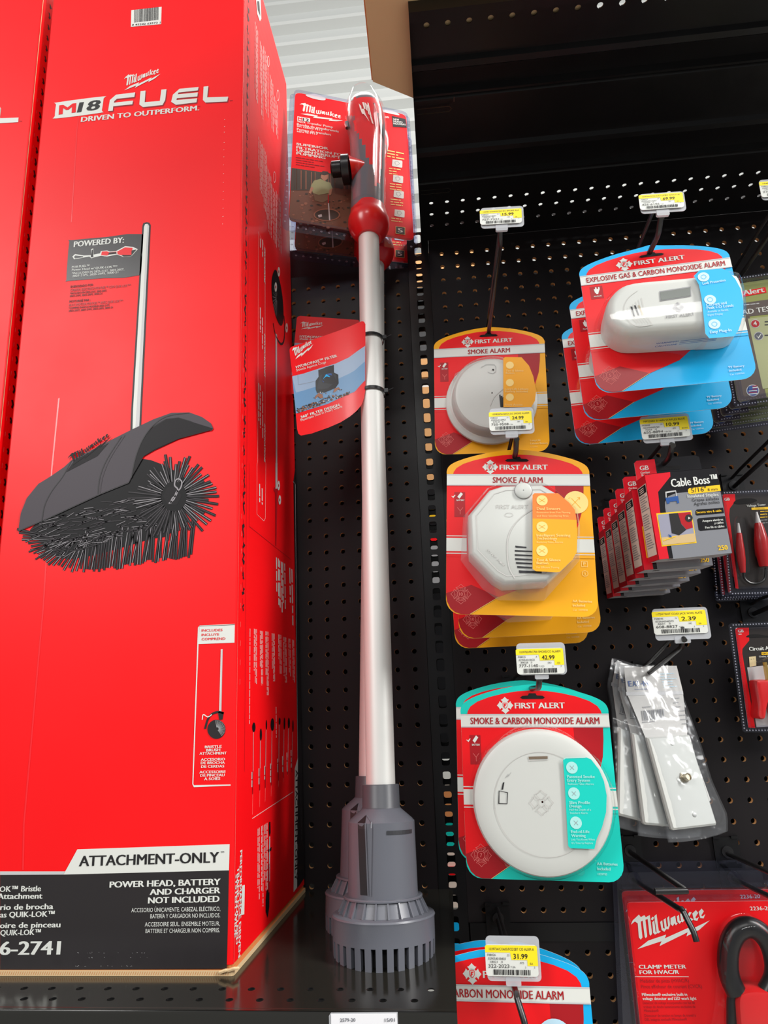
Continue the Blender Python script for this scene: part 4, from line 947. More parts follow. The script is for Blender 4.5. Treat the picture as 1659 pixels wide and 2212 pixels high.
def front_tag(root, FA, W, B0):
    Yd = lambda x: -.1342-.098*(.55*(795-x)/175+.45*((795-x)/175)**2); Wf = warp_frame(lambda x, y: Yd(x))
    C = lambda pts: [KT(x, y) for x, y in pts]
    top = interp(C([(140, 520), (160, 495), (200, 478), (300, 450), (500, 380), (700, 310), (850, 255), (950, 210), (1000, 188), (1030, 190), (1048, 225)]))
    bot = interp(C([(140, 545), (175, 840), (215, 1290), (232, 1480), (245, 1530), (275, 1553), (400, 1530), (600, 1460), (750, 1395), (870, 1320), (940, 1260), (1000, 1190), (1030, 1110), (1048, 1000)]))
    x0, x1 = KT(141, 0)[0], KT(1047, 0)[0]; xs = [x0+(x1-x0)*i/60 for i in range(61)]
    mb = MB(); sheet(mb, Wf, xs, top, bot, REDC, 0, 10)
    mb2 = MB(); sheet(mb2, Wf, xs, top, bot, WHT, -.0006, 10); mb.V_extra = None
    n0 = len(mb.V); mb.V += mb2.V; mi = mb.mi(WHT)
    for f in mb2.F: mb.F.append(tuple(n0+i for i in f)); mb.MI.append(mi); mb.SM.append(False)
    pt = interp(C([(172, 845), (300, 815), (500, 750), (700, 690), (850, 620), (950, 545), (1045, 480)])); pb = interp(C([(215, 1290), (400, 1235), (600, 1175), (800, 1075), (920, 1030), (980, 960), (1040, 895)]))
    xs2 = [KT(174, 0)[0]+(KT(1043, 0)[0]-KT(174, 0)[0])*i/40 for i in range(41)]
    left = interp([(KT(172, 0)[0], KT(0, 848)[1]), (KT(216, 0)[0], KT(0, 1290)[1])])
    SKY = mat('picture_sky', (150, 170, 196), .45); SKY2 = mat('picture_sky_low', (104, 146, 186), .45)
    mid = lambda x: pt(x)*.55+min(pb(x), left(x) if x < KT(216, 0)[0] else 1e9)*.45
    end = lambda x: min(pb(x), left(x)) if x < KT(216, 0)[0] else pb(x)
    sheet(mb, Wf, xs2, pt, mid, SKY, .0004, 2); sheet(mb, Wf, xs2, mid, end, SKY2, .0004, 2)
    q = lambda pts, m, h: mb.poly(Wf, [Wf.uv(*KT(x, y)) for x, y in pts], m, h)
    rr = random.Random(3)
    for i in range(260):
        x = rr.uniform(225, 860); y = 1290-(x-215)*.37+rr.uniform(-55, 6)*(.4 if x > 700 else 1); r = rr.uniform(4, 12); q(circ(x, y, r, 6, r*.8), rr.choice((INK, PIT, DIRT, INK, DIRT2)), .0008)
    q([(485, 770), (670, 708), (672, 800), (722, 825), (728, 930), (690, 985), (560, 1040), (470, 1045), (455, 1000), (452, 900), (490, 850)], BLK, .0008)
    q([(500, 850), (560, 740), (640, 715), (650, 800), (700, 830), (700, 920), (640, 985), (520, 1000), (470, 990)], GUN2, .0010)
    q([(530, 880), (545, 830), (580, 812), (640, 810), (655, 855), (640, 890), (590, 915), (540, 915)], NAV, .0012); q([(545, 870), (580, 820), (625, 850), (600, 890), (560, 890)], BLU, .0014)
    for i in range(26): x = rr.uniform(430, 830); y = 1130-(x-430)*.22+rr.uniform(-80, 60); r = rr.uniform(4, 9); q(circ(x, y, r, 6), rr.choice((DIRT2, INK, LGR, DIRT)), .0010)
    for pl in ([(450,1080),(490,1045),(530,1060),(545,1100),(510,1110),(480,1085),(445,1120)], [(660,1040),(680,990),(730,975),(755,1010),(720,1000),(690,1030)]): q(pl, DIRT2, .0012)
    mb.line(Wf, [Wf.uv(*KT(x, y)) for x, y in ((240, 815), (248, 945), (440, 905))], .35, GRY, .0008)
    T = lambda t, p0, p1, hp, bo: mb.tx(Wf, t, p0, p1, hp, WHT, KT, .0008, bo)
    T('HYDROPASS™ FILTER', (220, 752), (712, 612), 32, .03); T('Shields Against Clogs', (224, 788), (578, 686), 28, .0); T('360° FILTER DESIGN', (276, 1350), (740, 1200), 32, .03); T('Maximizes Flow in Heavy Debris', (278, 1384), (772, 1215), 28, 0)
    a = Wf.uv(*KT(200, 645)); script_logo(mb, Wf, a, 48, 30, WHT, .0008, rot=.28, flat=-.0)
    mb.build('information_tag', root)
    for y in (392, 1025):
        zt = MB()
        c = FA.uv(*KT(1110, y))[1]-.004; o = B0+W*c; fr = Fr(o, FA.u, W.cross(FA.u))
        pts = [fr.P(.0178*cos(t), .0178*sin(t), 0) for t in [2*pi*k/36 for k in range(37)]]
        rings = [[p+W*.0022, p*1+(p-o).normalized()*.0011+W*.0022, p+(p-o).normalized()*.0011-W*.0022, p-W*.0022] for p in pts]
        zt.loft(rings, BLKP, smooth=False)
        h = fr.P(.0185, -.004, 0); f2 = Fr(h, FA.u, W); zt.box(f2, -.001, -.003, .0045, .003, -.002, .003, BLKP); zt.tube([h+FA.u*.003, h+FA.u*.012+W*.004], .0011, BLKP, 6)
        zl = [fr.P(.0178*cos(t), .0178*sin(t), 0) for t in (-2.3,)]+[fr.P(-.022, -.020, .001)]
        zt.tube(zl, .0014, BLKP, 6)
        zt.build('zip_tie', root)
def rear_tag(root, FA, W, B0):
    F = Fr((0, -.115, 0), (1, 0, 0), (0, .05, 1)); mb = MB()
    px_ = [(228, 150), (240, 132), (270, 124), (960, 172), (975, 185), (985, 600), (960, 900), (150, 1060), (145, 990)]
    pts = [F.uv(*KT(x, y)) for x, y in px_]; mb.prism(F, pts[::-1], -.0008, 0, REDC, WHT)
    mb.pp(F, [(200, 445), (990, 480), (975, 800), (165, 830)], mat('picture_sky', (150, 170, 196), .45), .0003, KT)
    a = F.uv(*KT(270, 285)); script_logo(mb, F, a, Vector(F.uv(*KT(545, 285)))[0]-a[0], F.uv(*KT(270, 175))[1]-a[1], WHT, .0005, rot=-.02, flat=.2)
    mb.tx(F, 'HYDROPASS™ FILTER', (260, 380), (720, 402), 26, WHT, KT, .0005, .03); mb.tx(F, 'Shields Against Clogs', (258, 408), (590, 428), 24, WHT, KT, .0005)
    mb.build('information_tag', root)
FBK = pose((-.1103, -.045, 2.3464), 17.6, -10.7, 2.9)
pump('silver transfer pump in front, its pole standing on the deck shelf, red tag tied on', Vector((-.0785, -.2, 1.2385)), radians(7), -.0028, FBK, front_tag)
pump('second transfer pump, mostly hidden behind the front one', Vector((-.1, -.125, 1.2375)), radians(6.6), .022, pose((-.114, .022, 2.352), 14, -9, 2.9), rear_tag, True)
# ================================================================ HOOKS AND PRICE TAGS
GALV = mat('grey_steel_plate', (92, 104, 116), .35, metal=.6)
def hook(label, X, z, L, rise=0., tip=.014, tagarm=None, plate=STEEL, style='up'):
    """single display hook clipped to the pegboard; tagarm = (length, z at the end)"""
    r = thing('display_hook', label, 'display hook', (X, -.002, z), 'black wire display hooks on the alarm bay pegboard')
    mb = MB(); F = Fr((X, -.0005, z), (1, 0, 0), (0, 0, 1))
    mb.box(F, -.0155, -.017, .0155, .019, .0002, .0022, plate); mb.box(F, -.0155, .0175, -.007, .0205, .0, .004, plate); mb.box(F, .007, .0175, .0155, .0205, .0, .004, plate)
    mb.lathe(F, [(.0075, .0022), (.0072, .0042), (.004, .0045)], WIRE, 16, 0, .002)
    mb.build('back_plate', r)
    mb = MB()
    d = Vector((0, -1, rise/L)).normalized(); p0 = Vector((X, -.003, z)); p1 = Vector((X, -L, z+rise))
    if style == 'up':
        pts = [p0, p1+Vector((0, .018, -.000)), p1+Vector((0, .012, .0015)), p1+Vector((0, .006, .006)), p1+Vector((0, 0, .006+tip*.4)), p1+Vector((0, -.003, .003+tip*.4))]
    elif style == 'side':
        pts = [p0, p1+Vector((0, .006, 0)), p1, p1+Vector((-.006, 0, 0)), p1+Vector((-.030, 0, 0))]
    elif style == 'down':
        pts = [p0, p1+Vector((0, .022, .001)), p1+Vector((0, .016, .003)), p1+Vector((0, .009, .002)), p1+Vector((.004, 0, -.012)), p1+Vector((.005, -.002, -.020))]
    mb.tube(pts, .0030, WIRE, 12); mb.build('wire', r)
    if tagarm:
        mb = MB(); La, za = tagarm; mb.tube([Vector((X, -.004, z+.014)), Vector((X, -.03, z+.018)), Vector((X, -La+.002, za))], .0022, WIRE, 8); mb.build('tag_arm', r)
    return r
def price_tag(label, px, X, price, name, sku, wpx, hpx, lw, roll=0, yellow_low=True, extra='EA', Y=None, side=0, lo=0):
    """clear flip-front tag at the end of a hook with its paper label"""
    d = ray(*px); Y = Y if Y is not None else CAM.y+d.y*(X/d.x)
    c = at(*px, Y); F = pose(c, 0, 0, roll); s_ = (c-CAM).dot(FW)/FPX; w, h = wpx*s_, hpx*s_
    r = thing('price_tag', label, 'price tag', F, 'clear flip price tags at the hook ends')
    mb = MB(); mb.prism(F, rrect(-w/2, -h/2, w/2, h/2, .004), -.0022, -.0016, HOLD, bevel=0)
    mb.prism(F, rrect(-w*.16, -h/2-.004, w*.12, -h/2+.004, .0015), -.004, -.001, HOLD)
    mb.build('holder', r)
    mb = MB(); a0, a1 = -w/2-w*.02, w/2-w*.05; b0 = -h/2+h*.10+lo*h; b1 = b0+lw*h
    lw_ = a1-a0; lh = b1-b0; A = lambda x: a0+x*lw_; B = lambda y: b1-y*lh
    mb.prism(F, rrect(a0, b0, a1, b1, .003), -.0004, .0, WHT)
    yel = [(0.02, .02), (.98, .02), (1.0, .06), (1.0, .66), (.80, .66), (.80, .48), (.5, .48), (.48, .25), (.0, .25), (.0, .06)]
    mb.poly(F, [(A(x), B(y)) for x, y in yel][::-1], YLT, .0002)
    t = lambda s, x, y, sz, m=INK, al='L', bo=0, wf=None: mb.text(F, s, A(x), B(y), sz*lh, m, .0004, wf*lw_ if wf else None, bo, al)
    t(name, .08, .18, .085, GUN2, wf=.86); t(price, .54, .44, .16, INK, bo=.012, wf=.27); t('F'+sku[1][:5], .04, .36, .07, GUN2, wf=.16); t(sku[2], .42, .36, .06, GUN2)
    t(sku[3], .05, .48, .075, GUN2, wf=.34); t(sku[4]+'   0', .09, .58, .07, GUN2, wf=.24); t(sku[5], .66, .60, .065, GUN2); t(extra, .85, .62, .065, GUN2)
    t(sku[0], .05, .73, .115, INK, wf=.40); t('Y '+extra, .47, .73, .06, GUN2); t('3', .75, .74, .06, GUN2); t('3', .92, .74, .06, GUN2)
    barcode(mb, F, A(.14), B(.95), A(.86), B(.78), INK, .0004, seed=len(price)+int(price.replace('.', '')))
    mb.build('paper_label', r)
    return r
# ================================================================ ALARM CARDS
def card_shape(W, H, arch=.193, rc=.1):
    half = [(1, 0.0), (1.0, -.03), (.965, -.066), (.87, -.098), (.70, -.130), (.45, -.163), (.2, -.184), (0, -arch)]
    up = smooth_pts(half, 3, False); r = rc*W; bl = [(-W/2+r*(1-sin(t)), -H/2+r*(1-cos(t))) for t in [pi/2*k/5 for k in range(5, -1, -1)]]
    right = [(x*W/2, H/2-y*H) for x, y in up]; left = [(-x, y) for x, y in right[::-1]][1:]
    br = [(-x, y) for x, y in bl[::-1]]
    return right+left+bl+br
def alarm_card(root, F, W, H, col, col2, band, num, foot, marks='', tw=.9, sub='', battery=True, arch=.193, mid=(.455, .585), extra=None):
    mb = MB(); c = lambda x, y: (x*W/2, H/2-y*H)
    sh = card_shape(W, H, arch)
    # solid card without an opening; the hang slot's shade is painted on below
    mb.prism(F, sh, -.0006, 0, col, WHT)
    pc = lambda pts, m, h=.0003: mb.poly(F, [c(x, y) for x, y in pts], m, h)
    pc([(.91, .002), (.90, -.02), (.86, -.05), (.76, -.082), (.6, -.11), (.4, -.133), (.2, -.148), (0, -.153), (-.2, -.148), (-.4, -.133), (-.6, -.11), (-.76, -.082), (-.86, -.05), (-.90, -.02), (-.91, .002)], REDC)
    pc([(-.999, .07), (.91, .07), (.90, .16), (.87, .27), (.80, .38), (.66, .52), (.42, .66), (.10, .80), (-.30, .88), (-.68, .998), (-.80, .998), (-.88, .985), (-.94, .96), (-.985, .915), (-.999, .87)], REDC)
    pc([(.52, .08), (.91, .08), (.90, .16), (.87, .27), (.80, .36), (.52, .36)], REDD, .0004)
    pc([(-.999, .86), (-.66, .80), (-.30, .88), (-.68, .998), (-.80, .998), (-.88, .985), (-.94, .96), (-.985, .915), (-.999, .87)], REDD, .0005)
    mb.line(F, [c(-.30, .88), c(-.68, .998)], .0004, PYE, .0006)
    pc([(-1, 0), (1, 0), (1, .085), (-1, .085)], WHT, .0006)
    for y in (.003, .082): pc([(-1, y-.004), (1, y-.004), (1, y+.004), (-1, y+.004)], LGR, .0008)
    m0, m1 = mid
    for x0, x1, mm in ((-1, -.72, REDC), (.72, 1, col)):
        pc([(x0, m0-.012), (x1, m0-.012), (x1, m1+.022), (x0, m1+.022)], mm, .0005); pc([(x0, m0), (x1, m0), (x1, m0+.006), (x0, m0+.006)], WHT, .0007); pc([(x0, m0+.018), (x1, m0+.018), (x1, m1-.018), (x0, m1-.018)], WHT, .0007); pc([(x0, m1-.006), (x1, m1-.006), (x1, m1), (x0, m1)], WHT, .0007)
    a, b = c(-.38, -.056); cross_logo(mb, F, a, b, W*.057, WHT, REDC, .0006)
    A = c(-.25, -.036); mb.text(F, 'FIRST ALERT', A[0], A[1], .037*H, WHT, .0006, W*.34, .03)
    A = c(0, .065); mb.text(F, band, A[0], A[1], .043*H, REDD, .0010, W*tw, .018, 'C')
    # dark hang slot
    slot = [(-.17, -.105), (-.14, -.117), (-.06, -.120), (-.045, -.134), (.045, -.134), (.06, -.120), (.14, -.117), (.17, -.105), (.14, -.097), (-.14, -.097)]
    pc(slot[::-1], mat('slot_shadow', (14, 12, 14), .9), .0006)
    if battery:
        pc([(-.89, .135), (-.74, .135), (-.74, .32), (-.89, .32)], REDD, .0005)
        pc([(-.85, .17), (-.80, .137), (-.77, .150), (-.82, .185)], WHT, .0007); mb.text(F, 'BATTERY', *c(-.86, .202), .0019, WHT, .0007, W*.055, .02); mb.line(F, [c(-.93, .165), c(-.91, .175), c(-.88, .157)], .0008, WHT, .0007)
        mb.line(F, [c(-.85, .25), c(-.81, .275), c(-.77, .25)], .0004, REDL, .0007); mb.line(F, [c(-.81, .275), c(-.81, .30)], .0004, REDL, .0007)
    else:
        pc([(-.89, .105), (-.72, .105), (-.72, .215), (-.89, .215)], REDD, .0005)
        pc([(-.84, .13), (-.82, .13), (-.82, .115), (-.80, .115), (-.80, .13), (-.78, .13), (-.78, .115), (-.76, .115), (-.76, .135), (-.78, .16), (-.79, .175), (-.81, .175), (-.83, .16)], WHT, .0007); mb.text(F, 'PLUG-IN', *c(-.85, .20), .0018, WHT, .0007, W*.05, .02)
    a, b = c(-.80, .865); seal(mb, F, a, b, W*.068, num, REDL, .0008)
    for i, t in enumerate(foot): A = c(.67, .905+i*.028); mb.text(F, t, A[0], A[1], (.0165 if i < 2 else .012)*H, PYE if col is YEL else TEL if col is TEA else BLL, .0005, None, .02 if i < 2 else 0)
    for i, ch in enumerate(marks):
        a, b = c(.855, .645+i*.065); mm = PYE if col is YEL else TEL
        if ch == 'i': mb.line(F, circ(a, b, W*.019, 20), .0005, mm, .0005, True)
        else: mb.line(F, [(a-W*.019, b-W*.019), (a+W*.019, b-W*.019), (a+W*.019, b+W*.019), (a-W*.019, b+W*.019)], .0005, mm, .0005, True)
        mb.text(F, ch, a, b-W*.010, W*.022, mm, .0006, None, .03, 'C')
    if extra: extra(mb)
    mb.build('backing_card', root)
def stack(root_args, F): pass
def sticker(mb, F, k, pts, h, m, bands, k2=None):
    mb.pp(F, pts, m, h, k)
KO = K(920, 940, 4.0975); KP = K(960, 1440, 3.95); KSM = K(900, 420, 3.815); KE = K(1200, 380, 3.614); KC = K(940, 1860, 4.1475)
def px_ring(F, pts, h, k): return [F.P(*F.uv(*k(x, y), h), h) for x, y in pts]
def scale_px(pts, s, c=None):
    cx = sum(p[0] for p in pts)/len(pts) if not c else c[0]; cy = sum(p[1] for p in pts)/len(pts) if not c else c[1]
    return [(cx+(x-cx)*s, cy+(y-cy)*s) for x, y in pts]
def round_icon(mb):
    a, b = FO.uv(*KO(1328, 596)); mb.poly(FO, circ(a, b, .0132, 28), PYE, .0007)
    for q in ([(1290, 560), (1370, 645)], [(1275, 640), (1362, 552)], [(1340, 552), (1362, 552), (1360, 572)], [(1262, 560), (1278, 552)]): mb.line(FO, q, .0005, YEL, .0009, k=KO)
# ---- octagonal smoke alarms on yellow cards (three deep)
def local_ring(F, pts, h): return [F.P(a, b, h) for a, b in pts]
FO = pose((.0885, -.25, 1.6412), .2, -4.2, 3.7); WO, HO = .1588, .1600
r = thing('smoke_alarm_package', 'yellow card with octagonal white smoke alarm, frontmost of its three', 'smoke alarm', FO, 'yellow octagonal smoke alarm packages')
alarm_card(r, FO, WO, HO, YEL, ORG, 'SMOKE ALARM', '10', ('AA Batteries', 'Included', 'Cat. 1039828'), 'Pi', .35, extra=lambda mb: round_icon(mb))
oct_ = [(375, 700), (560, 478), (680, 440), (1030, 430), (1150, 500), (1322, 650), (1342, 800), (1335, 1050), (1080, 1300), (690, 1322), (600, 1270), (388, 1050)]
uvO = lambda pts, h: [FO.uv(*KO(x, y), h) for x, y in pts]
base = uvO(oct_, .033); cen = (sum(p[0] for p in base)/len(base), sum(p[1] for p in base)/len(base))
mb = MB(); rnd = smooth_pts(base, 4)
rnd = base
mb.loft([local_ring(FO, scale_px(rnd, s_, cen), h) for s_, h in ((1.0, .002), (1.0, .026), (.985, .030), (.95, .0335), (.92, .0345))], WPL, False, True)
mb.line(FO, scale_px(base, .86, cen), .0009, WP2, .0348, True)
a, b = FO.uv(*KO(862, 492), .035); mb.lathe(FO, [(.0090, .0345), (.0088, .0362), (.0075, .0370), (.001, .0370)], WPL, 28, a, b); mb.line(FO, circ(a, b, .0093, 28), .0005, GRY, .0349, True); mb.poly(FO, circ(a, b, .0005, 8), INK, .0373)
for i, (x0, y0, x1, y1) in enumerate(((790, 978, 890, 995), (786, 1015, 940, 1030), (786, 1052, 940, 1068), (788, 1088, 940, 1105), (796, 1122, 940, 1140), (806, 1158, 940, 1176), (822, 1196, 1025, 1220))):
    mb.pp(FO, [(x0, y0), (x1, y0+10), (x1, y1+4), (x0+4, y1)], DKV, .0349, KO)
mb.line(FO, smooth_pts([(940, 660), (850, 720), (770, 810), (725, 920), (722, 1060), (740, 1180), (790, 1270)], 5, False), .0012, WP2, .0350, k=KO)
mb.tx(FO, 'FIRST ALERT', (622, 650), (905, 650), 34, WP2, KO, .0350, .0)
for i, ch in enumerate('DO NOT PAINT'): t = i/11; mb.tx(FO, ch, (535+t*140, 1020+t*130), (555+t*140, 1036+t*130), 22, WP2, KO, .0350) if ch != ' ' else None
mb.line(FO, circ(*FO.uv(*KO(735, 705), .035), .0042, 16, .0022), .0004, WP2, .0350, True)
mb.build('alarm_body', r)
mb = MB()
h1 = .0385
mb.pp(FO, rrect(944, 512, 1340, 760, 18)[::-1] if 0 else [(944, 530), (960, 514), (1170, 514), (1270, 600), (1318, 660), (1334, 750), (944, 738)], ORG, h1, KO)
mb.pp(FO, [(944, 738), (1334, 750), (1340, 900), (1336, 1030), (1300, 1100), (1185, 1210), (1150, 1214), (975, 1204), (945, 1185)], AMB, h1, KO)
for y in (578, 812, 1024):
    a, b = FO.uv(*KO(1028, y), h1); mb.poly(FO, circ(a, b, .0058, 22), PYE, h1+.0003)
    mb.line(FO, [(a-.003, b-.002), (a+.003, b+.002)], .0004, AMB, h1+.0005); mb.line(FO, [(a-.003, b+.002), (a+.003, b-.002)], .0004, AMB, h1+.0005)
for t, x0, x1, y, hp, bo in (('Dual Sensors', 982, 1190, 662, 22, .02), ('Protection from Fast Flaming', 982, 1278, 692, 15, 0), ('and Slow Smoldering Fires', 982, 1262, 722, 15, 0), ('Intelligent Sensing', 980, 1280, 898, 24, .02), ('Technology', 980, 1162, 926, 24, .02), ('Reduces False Alarms', 982, 1215, 955, 16, 0), ('Test & Silence', 980, 1194, 1116, 24, .02), ('Button', 980, 1084, 1144, 24, .02), ('For Efficient Testing', 980, 1180, 1178, 16, 0)):
    mb.tx(FO, t, (x0, y), (x1, y), hp, PYE, KO, h1+.0004, bo)
STK = mb
mb = MB(); sh0 = uvO([(310, 790), (312, 1110), (640, 1460), (1045, 1466), (1335, 1200), (1362, 790), (1330, 640), (1160, 500), (1040, 424), (660, 428), (540, 480), (335, 720)], .001)
top = scale_px(base, 1.035, cen); cs = (sum(p[0] for p in sh0)/12, sum(p[1] for p in sh0)/12)
order = uvO([(330, 790), (316, 1100), (640, 1455), (1045, 1462), (1330, 1200), (1358, 800), (1322, 650), (1150, 500), (1030, 430), (680, 440), (560, 478), (375, 700)], .001)
ob = [(x, y) for x, y in base]; bs = scale_px(base, 1.07, cen)
b0_ = uvO([(330, 720), (545, 478), (662, 426), (1040, 422), (1160, 498), (1330, 640), (1364, 800), (1360, 1110), (1045, 1466), (640, 1462), (500, 1360), (308, 1110)], .001)
mb.loft([local_ring(FO, b0_, .001), local_ring(FO, scale_px(base, 1.05, cen), .030), local_ring(FO, scale_px(base, 1.0, cen), .0372)], MILKY, smooth=False)
mb.loft([local_ring(FO, scale_px(base, 1.0, cen), .0372), local_ring(FO, scale_px(base, .6, cen), .0378)], CLEAR, False, True, smooth=False)
STK.build('feature_sticker', mb.build('clear_blister', r))
def shifted(F, dx, dy, dz, droll=0):
    f = Fr(F.o+Vector((dx, dy, dz)), F.u, F.v); return f.rot(-radians(droll)).mat()
copy_thing(r, shifted(FO, .0085, .055, -.0175, -4.4), 'second of the octagonal smoke alarm packages, its lower edge showing under the front one')
copy_thing(r, shifted(FO, .0042, .105, -.0262, -4.2), 'rearmost of the octagonal smoke alarm packages, lowest edge showing')
# ---- round slim alarm on teal card (two deep)
FT = pose((.0919, -.2, 1.3776), -2.5, -2.3, 1.4); WT, HT = .1594, .1635
r = thing('smoke_alarm_package', 'teal and red card with large flat round white alarm, in front of its twin', 'smoke alarm', FT, 'teal smoke and carbon monoxide alarm packages')
alarm_card(r, FT, WT, HT, TEA, TEA, 'SMOKE & CARBON MONOXIDE ALARM', '7', ('AA Batteries', 'Included', '1039783'), 'P', .87)
hz = .026; a, b = FT.uv(*KP(836, 1155), hz); RT = .0708
mb = MB(); mb.lathe(FT, [(RT*.97, .002), (RT, .012), (RT*.995, .020), (RT*.97, .0238), (RT*.90, .0255), (RT*.75, .0260), (RT*.70, .0262), (.001, .0264)], WPL, 72, a, b, cap=False)
mb.line(FT, circ(a+.0008, b-.0015, RT*.70, 64), .0006, WP2, .0266, True)
mb.pp(FT, [(718, 768), (880, 764), (882, 786), (720, 790)], mat('dark_slot_tan', (120, 104, 86), .5), .0268, KP); mb.line(FT, [(716, 764), (722, 800), (880, 796), (884, 762)], .0006, WP2, .0268, k=KP)
mb.line(FT, [(466, 1060), (538, 1075), (534, 1170), (464, 1168)], .0007, INK, .0268, True, KP); mb.pp(FT, [(498, 990), (512, 986), (500, 1050), (486, 1050)], INK, .0268, KP)
for i, ch in enumerate('SMOKE & CO ALARM'):
    if ch == ' ': continue
    t = radians(189-i*1.9); x, y = 838+410*cos(t), 1150-430*sin(t); mb.tx(FT, ch, (x, y), (x+6*sin(t)*1.0-1, y-12), 11, GRY, KP, .0268)
for i in range(3): mb.scrib(FT, (522+i*12, 950-i*6), (548+i*12, 910-i*6), 7, GRY, KP, .0268, 1, seed=i)
ac, bc = FT.uv(*KP(828, 1158), .0268); cross_logo(mb, FT, ac, bc, .0118, WP2, WP2, .0270, line=.0006); mb.line(FT, [(ac-.003, bc+.003), (ac+.003, bc+.003), (ac+.003, bc-.002), (ac, bc-.0045), (ac-.003, bc-.002)], .0005, WP2, .027, True)
mb.build('alarm_body', r)
mb = MB(); hs = .0285
mb.pp(FT, [(1012, 790), (1030, 778), (1210, 775), (1250, 790), (1320, 880), (1362, 980), (1385, 1100), (1380, 1240), (1345, 1370), (1300, 1470), (1280, 1556), (1075, 1550), (1056, 1530), (1035, 1150), (1025, 960)], TEA, hs, KP)
mb.pp(FT, [(1012, 790), (1030, 778), (1210, 775), (1200, 780), (1034, 784), (1018, 796)], TEL, hs+.0002, KP)
for x, y in ((1088, 862), (1105, 1082), (1122, 1332)):
    a2, b2_ = FT.uv(*KP(x, y), hs); mb.poly(FT, circ(a2, b2_, .0058, 22), TEL, hs+.0003); mb.line(FT, [(a2-.002, b2_-.002), (a2+.002, b2_+.002)], .0004, GRY, hs+.0005); mb.line(FT, [(a2-.002, b2_+.002), (a2+.002, b2_-.002)], .0004, GRY, hs+.0005)
for t, x0, x1, y, hp, bo in (('Patented Smoke', 1048, 1284, 950, 24, .02), ('Entry System', 1050, 1243, 982, 24, .02), ('Reduces False Alarms', 1054, 1275, 1010, 18, 0), ('Slim Profile', 1066, 1244, 1172, 24, .02), ('Design', 1068, 1170, 1202, 24, .02), ('Half the Depth of a', 1068, 1252, 1230, 18, 0), ('Standard Alarm', 1072, 1222, 1258, 18, 0), ('End-of-Life', 1080, 1238, 1420, 24, .02), ('Warning', 1084, 1206, 1454, 24, .02), ('Lets You Know When', 1084, 1284, 1484, 18, 0), ('It\u2019s Time to Replace', 1086, 1268, 1514, 18, 0)):
    mb.tx(FT, t, (x0, y), (x1, y), hp, TEL, KP, hs+.0004, bo)
STK = mb
mb = MB(); mb.lathe(FT, [(RT*1.06, .001), (RT*1.035, .020), (RT*1.0, .0268), (RT*.8, .0276), (.001, .0278)], CLEAR, 64, a, b, cap=False); mb.lathe(FT, [(.005, .001), (.0045, .008), (.001, .009)], CLEAR, 16, a+.0345, b-.0665, cap=False)
STK.build('feature_sticker', mb.build('clear_blister', r))
copy_thing(r, shifted(FT, -.0055, .045, .0045, 1.0), 'rear teal alarm package, only its left edge showing behind the front one')
# ---- old round smoke alarm, at the back of the topmost left hook
FM = pose((.0876, -.07, 1.8925), -1.8, 2.0, 2.6); WM, HM = .1625, .165
r = thing('smoke_alarm_package', 'amber-edged card with domed round smoke alarm, hanging above the octagonal ones', 'smoke alarm', FM)
alarm_card(r, FM, WM, HM, YEL, ORG, 'SMOKE ALARM', '10', ('Long-Life', 'Lithium Battery', 'Included'), '', .38)
mb = MB(); a0, b0 = FM.uv(*KSM(614, 1712), .004); a1, b1 = FM.uv(*KSM(668, 1625), .038); Rb, Rf = .0655, .0505
prof = [(0, Rb*.98, .002), (0, Rb, .006), (.02, Rb*.99, .010), (.12, Rb*.93, .0125), (.2, Rf*1.13, .014), (.5, Rf*1.10, .024), (.8, Rf*1.07, .032), (.93, Rf*1.0, .0365), (1, Rf*.9, .0378), (1, .001, .0384)]
mb.loft([[FM.P(a0+(a1-a0)*t*0+rr_*cos(q), b0+rr_*sin(q), h) for q in [2*pi*k/64 for k in range(64)]] for t, rr_, h in prof], WPL, True, False)
mb.line(FM, [(530, 1425), (575, 1400), (640, 1402), (652, 1420), (652, 1460), (628, 1476), (600, 1470), (585, 1462)], .0005, GRY, .0388, k=KSM); mb.pp(FM, circ(630, 1444, 8, 10), INK, .0389, KSM)
for i in range(6): mb.pp(FM, [(680+i*16-i*2, 1672+i*10-20), (690+i*16, 1668+i*10-20), (705+i*8, 1750), (690+i*8, 1752)], DKV, .0388, KSM)
mb.line(FM, smooth_pts([(605, 1745), (640, 1670), (710, 1605)], 5, False), .0010, WP2, .0388, k=KSM); mb.line(FM, [(300, 1540), (320, 1480), (352, 1460), (335, 1490)], .0006, GRY, .0150, k=KSM)
mb.build('alarm_body', r)
mb = MB(); hs = .0405
mb.pp(FM, [(714, 1350), (730, 1340), (865, 1342), (925, 1410), (962, 1500), (985, 1620), (975, 1700), (945, 1752), (715, 1752)], AMB, hs, KSM)
for y in (1408, 1552, 1672): a2, b2_ = FM.uv(*KSM(768, y), hs); mb.poly(FM, circ(a2, b2_, .0055, 20), PYE, hs+.0003)
for t, x0, x1, y, hp in (('Test & Silence', 735, 880, 1460, 16), ('Button', 735, 805, 1480, 16), ('Long-Life Lithium', 728, 920, 1612, 18), ('Battery Included', 728, 915, 1632, 16), ('Front Access', 728, 872, 1742, 18)): mb.tx(FM, t, (x0, y), (x1, y), hp, PYE, KSM, hs+.0004, .01)
STK = mb
mb = MB(); mb.loft([[FM.P(a0+q2*cos(q), b0+q2*sin(q), h) for q in [2*pi*k/56 for k in range(56)]] for q2, h in ((Rb*1.03, .001), (Rb*1.02, .0105), (Rf*1.20, .0145), (Rf*1.14, .034), (Rf*1.04, .0395), (.001, .0400))], CLEAR, closed=True); STK.build('feature_sticker', mb.build('clear_blister', r))
